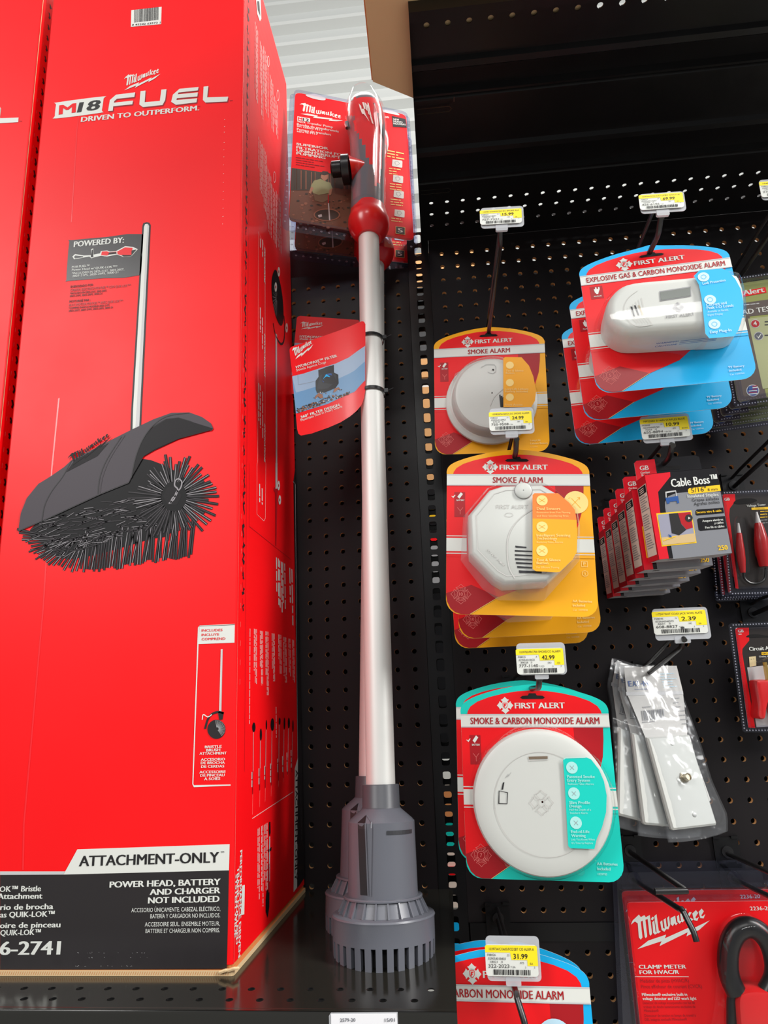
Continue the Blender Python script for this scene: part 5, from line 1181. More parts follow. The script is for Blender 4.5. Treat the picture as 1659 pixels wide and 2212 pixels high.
# ---- explosive gas alarms on blue cards (three deep)
FE = pose((.2576, -.3, 1.8630), -4.1, -4.1, -.2); WE, HE = .1605, .1503
r = thing('gas_alarm_package', 'blue and red card with white plug-in gas alarm, nearest of its three', 'gas alarm', FE, 'blue explosive gas alarm packages')
alarm_card(r, FE, WE, HE, BLU, BLU, 'EXPLOSIVE GAS & CARBON MONOXIDE ALARM', '5', ('9V Battery', 'Included', 'Cat. 1039760'), '', .92, battery=False, arch=.205, mid=(.50, .64))
pill = [(620, 845), (850, 822), (1100, 800), (1370, 775), (1425, 830), (1445, 930), (1440, 1060), (1390, 1140), (1150, 1155), (880, 1172), (620, 1187), (520, 1165), (458, 1112), (438, 1040), (455, 960), (520, 885)]
uvE = lambda pts, h: [FE.uv(*KE(x, y), h) for x, y in pts]
top = uvE(pill, .040); top = smooth_pts(top, 3); cE = (sum(p[0] for p in top)/len(top), sum(p[1] for p in top)/len(top))
mb = MB(); mb.loft([local_ring(FE, inset(top, d), h) for d, h in ((-.0055, .001), (-.0052, .030), (-.0038, .0355), (-.0012, .0392), (.0015, .0405), (.004, .0408))], WPL, False, True)
mb.pp(FE, [(810, 900), (1055, 862), (1060, 940), (815, 978)], GRY, .0412, KE); mb.pp(FE, [(818, 906), (1050, 870), (1054, 934), (822, 970)], mat('lcd_grey', (104, 110, 104), .25), .0414, KE)
for i in range(6):
    mb.line(FE, smooth_pts([(560+i*22, 1030-i*16), (590+i*22, 1100-i*6), (640+i*22, 1150)], 4, False), .0006, WP2, .0412, k=KE)
for x0, y0, x1, y1, mm in ((585, 1020, 622, 1098, DKV), (612, 1010, 655, 1090, DKV), (642, 1010, 690, 1088, mat('vent_shade_tan', (176, 164, 140), .6))): mb.pp(FE, [(x0, y0), (x0+14, y0), (x1, y1), (x1-14, y1)], mm, .0413, KE)
mb.line(FE, smooth_pts([(640, 895), (570, 950), (535, 1020), (545, 1090), (590, 1150), (650, 1172), (760, 1160)], 5, False), .0006, WP2, .0412, k=KE)
a, b = FE.uv(*KE(958, 1025), .0412); cross_logo(mb, FE, a, b, .0062, GRY, WPL, .0412); mb.tx(FE, 'FIRST ALERT', (864, 1112), (1086, 1088), 24, GRY, KE, .0413, .012)
side = Fr(FE.P(cE[0], min(p[1] for p in top)-.0055, .02), FE.u, FE.n)   # underside of the shell, facing down
BODY = mb.build('alarm_body', r)
mb = MB()
fl = Fr(FE.P(0, min(p[1] for p in top)-.0046, 0), FE.u, FE.n-FE.v*0)
for t, p0, p1, hp in (('\u25b2 WARNING!', (652, 1312), (815, 1306), 15), ('\u25b2 CAUTION!', (640, 1342), (800, 1334), 15)):
    pass
q = .030
def under(x, d): return FE.P(x, None, d)
lo_b = min(p[1] for p in top)-.0053
fu = Fr(FE.P(0, lo_b-.0004, 0), FE.u, FE.n)
mb.text(fu, 'WARNING!', -.020, .024, .0024, NAV, .0, .022, .02); mb.text(fu, 'CAUTION!', -.020, .0185, .0024, NAV, .0, .022, .02)
for yb in (.0245, .0215, .0188): mb.rect(fu, .004, yb, .040, yb+.0007, NAV, 0)
mb.build('warning_print', BODY)
mb = MB(); hs = .0440
SB = [(1080, 780), (1125, 737), (1300, 722), (1345, 740), (1405, 805), (1445, 880), (1466, 980), (1466, 1080), (1430, 1200), (1395, 1252), (1200, 1268), (1170, 1230), (1160, 1130), (1140, 950), (1120, 850)]
mb.pp(FE, SB, BLU, hs, KE)
for x, y in ((1155, 790), (1206, 967), (1240, 1158)):
    a2, b2_ = FE.uv(*KE(x, y), hs); mb.poly(FE, circ(a2, b2_, .0056, 20), BLL, hs+.0003); mb.line(FE, circ(a2, b2_, .0025, 10), .0004, BLU, hs+.0005, True)
for t, p0, p1, hp, bo in (('Leak Protection', (1150, 850), (1330, 822), 20, .02), ('Current and', (1178, 1018), (1338, 1000), 22, .02), ('Peak CO Levels', (1182, 1042), (1392, 1020), 22, .02), ('Available on Backlit', (1188, 1068), (1350, 1052), 15, 0), ('Digital Display', (1190, 1094), (1308, 1082), 15, 0), ('Easy Plug-In', (1208, 1230), (1376, 1212), 22, .02)): mb.tx(FE, t, p0, p1, hp, BLL, KE, hs+.0004, bo)
STK = mb
mb = MB(); SBu = smooth_pts([FE.uv(*KE(x, y), hs-.0006) for x, y in SB], 1)
mb.loft([local_ring(FE, inset(top, d), h) for d, h in ((-.0125, .001), (-.0085, .030), (-.0035, .0418), (.002, .0428))], CLEAR, False, True)
mb.loft([local_ring(FE, [(x, y-.004*0) for x, y in SBu], .001), local_ring(FE, SBu, hs-.0010), local_ring(FE, scale_px(SBu, .97), hs-.0005)], CLEAR, False, True, smooth=False)
STK.build('feature_sticker', mb.build('clear_blister', r))
copy_thing(r, shifted(FE, -.0015, .057, -.0075, 0), 'second explosive gas alarm package, showing left of and below the front one')
copy_thing(r, shifted(FE, -.0020, .112, -.0165, -.2), 'rearmost explosive gas alarm package, lowest and furthest left')
# ---- carbon monoxide alarms at the bottom edge
FCp = pose(at(1088, 2212, -.215)+Vector((0, 0, 0)), -1, -1.5, .6); WC, HC = .163, .165
bt_ = FCp.uv(*KC(620, 1112)); FCp = Fr(FCp.P(bt_[0], bt_[1]-HC/2), FCp.u, FCp.v)
def cell_icon(mb, F):
    a, b = .045, HC/2-.145*HC-.02
    mb.poly(F, circ(a, b, .0175, 30), BLL, .001)
    for dx in (-.004, .003): mb.line(F, [(a+dx-.004, b-.008), (a+dx+.003, b-.009), (a+dx+.005, b+.006), (a+dx+.003, b+.007), (a+dx+.003, b+.009), (a+dx-.001, b+.009), (a+dx-.001, b+.007), (a+dx-.003, b+.006)], .0006, NAV, .0013, True)
def co_pack(F, label):
    r = thing('carbon_monoxide_alarm_package', label, 'carbon monoxide alarm', F, 'blue carbon monoxide alarm packages at the bottom edge')
    alarm_card(r, F, WC, HC, BLU, BLU, 'CARBON MONOXIDE ALARM', '7', ('AA Batteries', 'Included', ''), '', .69, battery=False, arch=.162, extra=lambda mb: cell_icon(mb, F))
    mb = MB(); mb.prism(F, rrect(-.045, -.065, .025, .01, .012), .001, .03, WPL, bevel=.004); mb.build('alarm_body', r)
    mb = MB(); mb.prism(F, rrect(-.049, -.069, .029, .014, .012), .0008, .034, CLEAR, back=False); mb.build('clear_blister', r)
    return r
r = co_pack(FCp, 'front carbon monoxide alarm package cut off by the bottom edge')
copy_thing(r, shifted(FCp, -.003, .04, -.006, 2.5), 'rear carbon monoxide alarm package, a blue arc above the front one')
# ================================================================ hooks and tags of the alarm bay
zof = lambda px, X: (lambda d: CAM.z+d.z*(X/d.x))(ray(*px))
hook('display hook of the domed round smoke alarm, grey back plate', .0928, zof((1055, 718), .0928)+.0, .294, -.006, tagarm=(.318, 2.006), plate=GALV)
hook('display hook through the octagonal smoke alarm packages', .0925, 1.741, .272, .002, tagarm=(.258, 1.770))
hook('display hook through the teal alarm packages', .0944, zof((1150, 1497), .0944), .268, .006, tagarm=(.294, 1.512))
hook('display hook through the explosive gas alarm packages', .2565, zof((1404, 548), .2565), .338, .002, tagarm=(.336, 1.992))
hook('display hook through the boxes of staples', .2655, 1.7305, .248, .002, tagarm=(.238, 1.756))
hook('display hook with the bagged wall plates', .275, 1.4945, .168, .030, tagarm=(.172, 1.548))
hook('display hook of the carbon monoxide alarm packages at the bottom', .050, 1.196, .255, .010, tagarm=(.232, 1.232), style='down')
hook('display hook ending in a side bar above the clamp meter', .2262, 1.2735, .212, .014, style='side')
hook('lower display hook bent down in front of the clamp meter logo', .2262, 1.2415, .205, .020, style='down')
hook('display hook at the right edge above the clamp meter', .3477, 1.2705, .24, .016, style='side')
hook('display hook through the clear edge of the clamp meter packages', .3497, 1.2415, .20, .014, style='down')
hook('display hook of the voltage testers', .4350, 1.757, .26, .022, tagarm=(.27, 1.80))
hook('display hook of the circuit analyzer', .4311, 1.5725, .24, .02, tagarm=(.25, 1.60))
hook('display hook of the green test kits', .4400, zof((1600, 603), .44), .30, .01, tagarm=(.31, 2.06))
price_tag('price tag reading 15.99 above the domed round smoke alarm', (1085, 467), .0928, '15.99', '1039815/SA303CN3 DC SMOKE ALA', ('767-7321', '08023', '15', '029054018847', '97010', '096'), 92, 52, .70, 2.4, lo=.04)
price_tag('price tag reading 24.99 in front of the domed round smoke alarm', (1106, 908), .0885, '24.99', '1039828/SA320CN DC SMOKE ALARM', ('750-9508', '08025', '15', '029054018953', '07018', '041'), 94, 61, .72, 1.7, lo=.03)
price_tag('price tag reading 42.99 between the yellow and teal packages', (1170, 1423), .0944, '42.99', '1039783/PRC700 SMOKE/CO ALARM', ('777-1140', '08025', '8', '029054018632', '89028', '063'), 104, 68, .80, .7, extra='CD', lo=-.07)
price_tag('price tag reading 69.99 above the explosive gas alarms', (1432, 435), .2565, '69.99', '1039760/GCO1CN COMBO GAS/CO AL', ('456-6196', '08022', '86', '029054016540', '21030', '053'), 95, 50, .76, 1.4, lo=.04)
price_tag('price tag reading 10.99 in front of the explosive gas alarm stack', (1440, 924), .2655, '10.99', 'MPS2080 5/16IN STAPLES BLUE', ('655-8894', '05098', '54', '032076065720', '7256', '053'), 104, 62, .76, -.9, extra='BX250', lo=.03)
price_tag('price tag reading 2.39 above the bagged wall plates', (1473, 1347), .275, '2.39', '1172W WHT COAX JACK W/WL PLATE', ('608-8827', '08046', '70', '032664546570', '0601', '042'), 116, 68, .74, 0, lo=.08)
price_tag('price tag reading 31.99 at the bottom over the carbon monoxide alarm', (1109, 2072), .050, '31.99', '1039734/CO605/FCD2BT CO ALRM A', ('322-2023', '08026', '22', '029054018403', '18021', '073'), 115, 86, .70, .8, lo=.02)
price_tag('price tag cut off by the right edge above the green test kits', (1692, 405), .44, '21.99', '1040001/TEST KIT LEAD', ('218-0214', '08021', '11', '029054018211', '21031', '052'), 92, 52, .76, 1.2, Y=-.29)
# ================================================================ STAPLE BOXES
KX = K(1260, 940, 4.158)
GBX = mat('box_grey_print', (132, 134, 140), .32, coat=.3); BXB = mat('box_black_print', (26, 24, 27), .22, coat=.4); BXR = mat('box_red_print', (222, 20, 40), .32, coat=.3); CRM = mat('cream_print', (232, 214, 200), .45); BXG = mat('box_end_grey', (176, 176, 182), .4)
YS = (-.245, -.203, -.161, -.120, -.081, -.042); TLS = ((1392.8, 1025.4), (1365, 1058), (1347, 1084), (1332, 1106), (1318, 1125), (1304, 1143))
FX = pose((.272, YS[0], 1.6651), .2, 3.5, -2.2); WX, HX, DX = .0766, .0945, .034
def staple_box():
    r = thing('staple_box', 'nearest black and red box of insulated staples, its whole front showing', 'box of staples', FX, 'boxes of insulated staples on one hook')
    mb = MB(); w, h = WX/2, HX/2
    mb.box(FX, -w, -h, w, h, -DX, 0, BXB, BXR)
    ft = Fr(FX.P(-w, h, 0), FX.u, -FX.n)           # top face, seen from the front edge back
    mb.rect(ft, 0, 0, WX*.30, DX, BXR, .0002); mb.rect(ft, WX*.30, 0, WX, DX, BXB, .0002)
    fb = Fr(FX.P(-w, -h, -DX), FX.u, FX.n)         # bottom face
    mb.rect(fb, 0, 0, WX*.02, DX, BXR, .0002); mb.rect(fb, WX*.02, 0, WX, DX, BXG, .0002); mb.rect(fb, WX*.18, DX*.55, WX*.28, DX*.68, INK, .0004); mb.rect(fb, WX*.60, DX*.3, WX*.86, DX*.42, GRY, .0004)
    fr = Fr(FX.P(w, -h, 0), -FX.n, FX.v); mb.rect(fr, 0, 0, DX, HX, GBX, .0002)
    P = lambda pts, m, hh=.0003: mb.pp(FX, pts, m, hh, KX)
    P([(552, 358), (780, 332), (782, 372), (672, 510), (690, 690), (770, 1108), (682, 1116)], BXR, .0004)
    P([(1232, 505), (1335, 1058), (808, 1112), (735, 650), (733, 600), (762, 550), (830, 522), (940, 510)], GBX, .0003)
    P([(952, 476), (1226, 446), (1236, 500), (960, 530), (942, 520), (940, 490)], YBX, .0005)
    for t, p0, p1, hp, mm, bo in (('Cable Boss™', (792, 468), (1212, 425), 74, WHT, .03), ('5/16"', (972, 516), (1108, 502), 42, INK, 0), ('8 mm', (1120, 502), (1208, 494), 24, INK, 0), ('Insulated Staples', (938, 562), (1216, 546), 28, WHT, .014), ('Grapas aisladas', (976, 596), (1220, 580), 26, INK, 0), ('Agrafes isolées', (996, 632), (1226, 612), 28, INK, 0)):
        mb.tx(FX, t, p0, p1, hp, mm, KX, .0007, bo)
    P([(1008, 680), (1020, 668), (1256, 652), (1264, 700), (1020, 722), (1008, 712)], BXB, .0005); P([(1022, 758), (1036, 746), (1272, 726), (1292, 838), (1052, 860), (1036, 850)], BXB, .0005)
    mb.tx(FX, 'Secures wire & cable', (1018, 704), (1242, 686), 20, YBX, KX, .0007, .02)
    for t, p0, p1 in (('Asegura alambres', (1070, 780), (1258, 766)), ('y cables', (1178, 800), (1260, 792)), ('Fixe fils et câbles', (1096, 840), (1268, 826))): mb.tx(FX, t, p0, p1, 20, WHT, KX, .0007, .02)
    mb.tx(FX, '250', (1214, 1034), (1300, 1028), 42, YBX, KX, .0007, .03)
    # staple and the little picture
    mb.line(FX, [(745, 560), (742, 515), (830, 500), (838, 550)], .0012, LGR, .0006, k=KX); P([(738, 565), (850, 545), (862, 610), (842, 612), (838, 590), (776, 598), (774, 614), (752, 616)], NAV, .0008)
    P([(655, 703), (970, 675), (1018, 968), (705, 1000)], YBX, .0005); P([(668, 714), (964, 688), (1008, 958), (712, 988)], mat('picture_lilac', (150, 150, 168), .5), .0007)
    P([(702, 920), (1006, 880), (1008, 958), (712, 988)], mat('picture_wood', (206, 178, 128), .5), .0008); P([(770, 706), (850, 700), (880, 800), (925, 850), (860, 900), (830, 890), (795, 880)], INK, .0009); P([(850, 700), (964, 690), (984, 830), (925, 846), (880, 795)], RED2, .0010); P(circ(948, 745, 34, 16), INK, .0012); P(circ(950, 745, 14, 3), WHT, .0013); P([(720, 942), (830, 905), (832, 912), (722, 950)], YBX, .0011); P([(762, 890), (790, 900), (795, 920), (775, 915)], NAV, .0012)
    # left end with the instruction panel
    fs = Fr(FX.P(-w, -h, -DX), FX.n, FX.v); f2 = Fr(fs.P(0, 0), fs.u, fs.v)
    mb.rect(fs, DX*.06, HX*.06, DX*.94, HX*.90, CRM, .0003); mb.rect(fs, DX*.10, HX*.80, DX*.90, HX*.89, BXB, .0005)
    for i in range(3): mb.rect(fs, DX*.25, HX*(.815+i*.022), DX*.70, HX*(.825+i*.022), CRM, .0007)
    rr = random.Random(8)
    for i in range(24):
        y = HX*(.77-i*.028)
        if i % 8 != 7: mb.rect(fs, DX*.14, y, DX*rr.uniform(.6, .9), y+HX*.011, GRY, .0005)
    mb.build('carton', r)
    mb = MB()
    tab = [(-w+.001, h), (w-.001, h), (w-.002, h+.022), (w-.006, h+.0245), (-w+.004, h+.0245), (-w+.001, h+.022)]
    mb.prism(FX, tab, -DX, -DX+.0006, BXB, WHT); mb.poly(FX, [(-w+.001, h), (-w*.36, h), (-w*.36, h+.0245), (-w+.004, h+.0245), (-w+.001, h+.022)], BXR, -DX+.0009)
    mb.poly(FX, rrect(-.012, h+.010, .014, h+.0145, .002), mat('slot_shadow', (14, 12, 14), .9), -DX+.0009)
    mb.text(FX, 'GB', -w+.006, h+.0125, .0055, WHT, -DX+.0012, None, .03); mb.text(FX, 'Gardner', -w+.0062, h+.0085, .0024, WHT, -DX+.0012, .011, .02); mb.text(FX, 'Bender', -w+.0070, h+.0055, .0024, WHT, -DX+.0012, .010, .02)
    mb.build('hang_tab', r)
    return r
r = staple_box()
off = FX.P(-WX/2, HX/2)-FX.o
for i in range(1, 6):
    f = pose((0, 0, 0), .2-i*.2, 2.0, -1.6+.4*(i % 2)); o_ = at(*TLS[i], YS[i])-(f.P(-WX/2, HX/2)-f.o)
    copy_thing(r, Fr(o_, f.u, f.v).mat(), 'box of insulated staples, ' + ('second', 'third', 'fourth', 'fifth', 'rearmost and lowest')[i-1] + ' from the front of the row')
# ================================================================ BAGGED WALL PLATES
KW = K(1300, 1300, 3.95)
FP0 = pose((.288, -.05, 1.3665), 17.8, -12.9, -.9); hole_ = FP0.uv(1398, 1453); FP = Fr(FP0.P(*hole_), FP0.u, FP0.v)
PPR = mat('bag_insert_paper', (214, 212, 208), .6)
def plate_bag():
    r = thing('wall_plate_bag', 'front clear bag holding a white wall plate with a coaxial jack', 'bagged wall plate', FP, 'bagged wall plates sharing one hook')
    P = lambda mb, pts, m, h: mb.pp(FP, pts, m, h, KW)
    mb = MB(); u = [FP.uv(*KW(x, y)) for x, y in ((190, 560), (640, 545), (692, 760), (730, 1130), (930, 1690), (860, 1780), (540, 1760), (370, 1150), (215, 780))]
    mb.prism(FP, u[::-1], -.0008, -.0003, PPR)
    P(mb, [(205, 768), (692, 762), (696, 792), (212, 800)], LGR, .0001)
    mb.tx(FP, 'E', (230, 722), (262, 722), 46, NAV, KW, .0003, .04); mb.tx(FP, 'A', (266, 720), (300, 720), 44, NAV, KW, .0003, .04); mb.tx(FP, 'T', (296, 720), (326, 720), 44, NAV, KW, .0003, .04); P(mb, circ(340, 700, 7, 12), NAV, .0003); mb.tx(FP, 'N', (356, 720), (400, 718), 46, NAV, KW, .0003, .04)
    mb.tx(FP, 'Powering Business Worldwide', (282, 752), (470, 742), 10, NAV, KW, .0003)
    for i in range(6): mb.scrib(FP, (490+i*8, 620+i*22), (640+i*8, 612+i*22), 8, BLL, KW, .0003, 1, seed=i)
    rr = random.Random(4); x = 335
    while x < 515: wd = rr.choice((3, 4, 7, 10)); P(mb, [(x, 930-(x-335)*.08), (x+wd, 930-(x-335)*.08), (x+wd+12, 1015-(x-335)*.08), (x+12, 1015-(x-335)*.08)], GUN, .0003); x += wd+rr.choice((3, 5, 7))
    mb.scrib(FP, (348, 1032), (545, 1015), 12, GRY, KW, .0003, 1); mb.scrib(FP, (350, 905), (475, 892), 12, GRY, KW, .0003, 1)
    for i in range(7): mb.scrib(FP, (600+i*14, 830+i*36), (690+i*14, 822+i*36), 11, GRY, KW, .0003, 1, seed=30+i)
    mb.build('paper_insert', r)
    mb = MB(); hh = .006
    pl = [FP.uv(*KW(x, y), hh) for x, y in ((388, 1155), (752, 1133), (985, 1885), (980, 1905), (620, 1948), (600, 1935))]
    mb.prism(FP, pl[::-1], .0004, hh, WPL, bevel=.0022)
    for x, y in ((600, 1208), (790, 1818)): a, b = FP.uv(*KW(x, y), hh); mb.lathe(FP, [(.0027, hh+.0001), (.0024, hh+.0008), (.001, hh+.0009)], mat('screw', (190, 190, 186), .3, metal=.8), 16, a, b)
    PL = mb.build('wall_plate', r)
    mb = MB(); a, b = FP.uv(*KW(700, 1500), hh); NI = mat('nickel', (190, 180, 160), .28, metal=.9)
    mb.lathe(FP, [(.0055, hh), (.0055, hh+.003), (.0043, hh+.0032), (.0043, hh+.0095), (.0036, hh+.010), (.0030, hh+.0085), (.001, hh+.0085)], NI, 18, a, b); mb.lathe(FP, [(.0066, hh), (.0066, hh+.002), (.005, hh+.0022)], NI, 6, a, b)
    mb.build('coaxial_jack', PL)
    mb = MB()   # the film: a bowed, crinkled sheet over the plate and a flat one behind
    L = interp([(530, 172), (800, 205), (1000, 300), (1400, 440), (1700, 530), (2052, 600)]); R_ = interp([(530, 640), (700, 682), (900, 750), (1240, 868), (1580, 965), (1890, 1094), (1960, 1098)])
    rr = random.Random(14); rows = 34; cols = 20; V = []
    for j in range(rows+1):
        for i in range(cols+1):
            yb = 535+(2052-535)*j/rows; t = i/cols; yy = yb-t*t*(0 if j < 3 else 95*(j/rows)**1.5)
            x = L(yb)*(1-t)+R_(min(yb, 1960))*t
            edge = min(1, 5*t, 5*(1-t)); hgt = .001+edge*(.0085 if 1050 < yb < 1930 else .0025)+rr.uniform(-.0008, .0008)*edge
            a, b = FP.uv(*KW(x, yy), .006); V.append(FP.P(a, b, hgt))
    fs = [(j*(cols+1)+i, j*(cols+1)+i+1, (j+1)*(cols+1)+i+1, (j+1)*(cols+1)+i) for j in range(rows) for i in range(cols)]
    mb.add(V, fs, FILM, True)
    V2 = [FP.P((v-FP.o).dot(FP.u), (v-FP.o).dot(FP.v), -.0022) for v in V]
    mb.add(V2, fs, FILM, True)
    mb.build('clear_bag', r, ang=60)
    return r
r = plate_bag()
copy_thing(r, Fr(FP.o+Vector((-.003, .012, .0)), FP.u, FP.v).rot(-radians(9)).mat(), 'middle bag of the three with wall plates, half hidden by the front one')
copy_thing(r, Fr(FP.o+Vector((-.005, .024, .0)), FP.u, FP.v).rot(-radians(17.5)).mat(), 'rear bag of the three with wall plates, hanging furthest left')
# ================================================================ CLAMP METERS
KM = K(1300, 1800, 4.621)
FM2 = pose((.299, -.045, 1.1685), -4, -1.9, -1.9); _h = FM2.uv(*KM(390, 575)); FM2 = Fr(FM2.P(*_h), FM2.u, FM2.v)
def clamp_pack():
    r = thing('clamp_meter_package', 'clear package with red card and black jaws of a clamp meter, in front', 'clamp meter', FM2, 'clamp meter packages at the lower right corner')
    mb = MB(); P = lambda pts, m, h=.0003: mb.pp(FM2, pts, m, h, KM)
    card = [FM2.uv(*KM(x, y)) for x, y in ((250, 720), (262, 698), (290, 688), (2050, 672), (2250, 2700), (470, 2700))]
    mb.prism(FM2, card[::-1], -.0008, 0, REDC, WHT)
    a = FM2.uv(*KM(325, 1155)); e = FM2.uv(*KM(1128, 1155)); t_ = FM2.uv(*KM(325, 760)); script_logo(mb, FM2, a, Vector(e).x-a[0], Vector(t_).y-a[1], WHT, .0005)
    for t, p0, p1, hp, mm, bo in (('CLAMP METER', (370, 1352), (845, 1350), 38, WHT, .03), ('FOR HVAC/R', (378, 1406), (774, 1402), 38, WHT, .03), ('Medidor de pinza (HVAC/R)', (388, 1492), (872, 1488), 36, SHD, 0), ('Pince afficheur de courant (CVCR)', (396, 1548), (1002, 1546), 36, SHD, 0), ('Milwaukee® exclusive built-in', (402, 1624), (854, 1622), 30, WHT, .02), ('voltage detector and LED work light', (408, 1664), (946, 1662), 30, WHT, .02), ('Detector de voltaje incorporado con luz de', (412, 1706), (930, 1704), 26, SHD, 0), ('trabajo de diodo luminiscente exclusiva de', (418, 1746), (936, 1744), 26, SHD, 0), ('Milwaukee®', (424, 1784), (570, 1784), 26, SHD, 0), ('Détecteur de tension et lampe de travail à', (428, 1832), (940, 1830), 26, SHD, 0), ('DEL intégrés exclusifs Milwaukee®', (432, 1872), (852, 1868), 26, SHD, 0), ('2236-20', (1482, 770), (1690, 766), 38, WHT, .012)):
        mb.tx(FM2, t, p0, p1, hp, mm, KM, .0005, bo)
    mb.line(FM2, [(330, 1432), (868, 1432)], .0005, WHT, .0005, k=KM)
    mb.build('backing_card', r)
    mb = MB(); sh = [FM2.uv(*KM(x, y)) for x, y in ((150, 430), (165, 405), (200, 396), (1560, 372), (1600, 390), (1620, 470), (2100, 470), (2300, 2760), (250, 2760))]
    mb.prism(FM2, sh[::-1], -.0022, -.0016, CLEARB)
    r0 = [FM2.uv(*KM(x, y)) for x, y in ((205, 660), (225, 632), (260, 625), (2080, 600), (2280, 2720), (440, 2720))]; r0 = r0[::-1]
    mb.loft([[FM2.P(*p, -.001) for p in r0], [FM2.P(*p, .006) for p in inset(r0, .0015)], [FM2.P(*p, .0068) for p in inset(r0, .0035)], [FM2.P(*p, .0022) for p in inset(r0, .0065)]], CLEARB, smooth=False)
    dome = smooth_pts([FM2.uv(*KM(x, y), .004) for x, y in ((1060, 2300), (1090, 1750), (1110, 1300), (1130, 1050), (1210, 880), (1350, 800), (1500, 810), (1640, 930), (1780, 1120), (1850, 1500), (1900, 2300))][::-1], 3)
    mb.loft([[FM2.P(*p, .002) for p in dome], [FM2.P(*p, .020) for p in inset(dome, .002)], [FM2.P(*p, .032) for p in inset(dome, .006)], [FM2.P(*p, .034) for p in inset(dome, .010)]], CLEAR, False, True)
    mb.build('clear_shell', r)
    mb = MB(); jp = smooth_pts([(1345, 1590), (1282, 1450), (1258, 1300), (1275, 1120), (1345, 985), (1455, 935), (1580, 985), (1680, 1120), (1730, 1300), (1725, 1450), (1660, 1590)], 5, False)
    c3 = [FM2.P(*FM2.uv(*KM(x, y), .016), .016) for x, y in jp]; n = len(c3)
    rings = []
    for i, p in enumerate(c3):
        d = (c3[min(i+1, n-1)]-c3[max(i-1, 0)]).normalized(); s_ = d.cross(FM2.n).normalized(); rings.append([p+s_*.0115*cos(q)+FM2.n*.0105*sin(q) for q in [2*pi*k/20 for k in range(20)]])
    mb.loft(rings, BLKP, True, True); mb.build('clamp_jaw', r)
    mb = MB(); bd = smooth_pts([FM2.uv(*KM(x, y), .016) for x, y in ((1330, 1600), (1420, 1535), (1560, 1530), (1700, 1560), (1760, 1700), (1780, 2300), (1380, 2300), (1345, 1900))][::-1], 3)
    mb.loft([[FM2.P(*p, .002) for p in bd], [FM2.P(*p, .022) for p in bd], [FM2.P(*p, .027) for p in inset(bd, .002)], [FM2.P(*p, .028) for p in inset(bd, .005)]], REDP, False, True); mb.build('meter_body', r)
    mb = MB(); mb.tube([FM2.P(*FM2.uv(*KM(x, y), .012), .012) for x, y in ((1310, 1590), (1300, 1700), (1300, 1900), (1320, 2300))], .006, BLKP, 12); mb.build('side_grip', r)
    return r
r = clamp_pack()
copy_thing(r, Fr(FM2.o+Vector((.002, .030, .004)), FM2.u, FM2.v).mat(), 'second clamp meter package, only its clear top edge showing behind')
# ================================================================ TESTERS AT THE RIGHT EDGE
FG = pose((.427, -.055, 1.6627), 2.1, 3.2, -1.2)
def shell_pack(F, k, outer, inner, root, t=.004):
    mb = MB(); o = [F.uv(*k(x, y)) for x, y in outer][::-1]; i_ = [F.uv(*k(x, y)) for x, y in inner][::-1]
    mb.prism(F, o, -.0022, -.0016, CLEARB); mb.loft([[F.P(*p, -.0016) for p in inset(i_, -.001)], [F.P(*p, t) for p in i_], [F.P(*p, t) for p in inset(i_, .002)], [F.P(*p, .001) for p in inset(i_, .003)]], CLEARB, smooth=False)
    BEAD = mat('bead_plastic', (176, 176, 190), .15)
    L = len(o)
    for q in range(L):
        p0, p1 = Vector(inset(o, .0025)[q]), Vector(inset(o, .0025)[(q+1) % L]); n = int((p1-p0).length/.0036)
        for j in range(n): p = p0.lerp(p1, (j+.5)/n); mb.poly(F, circ(p.x, p.y, .0009, 8), BEAD, -.0014)
    return mb
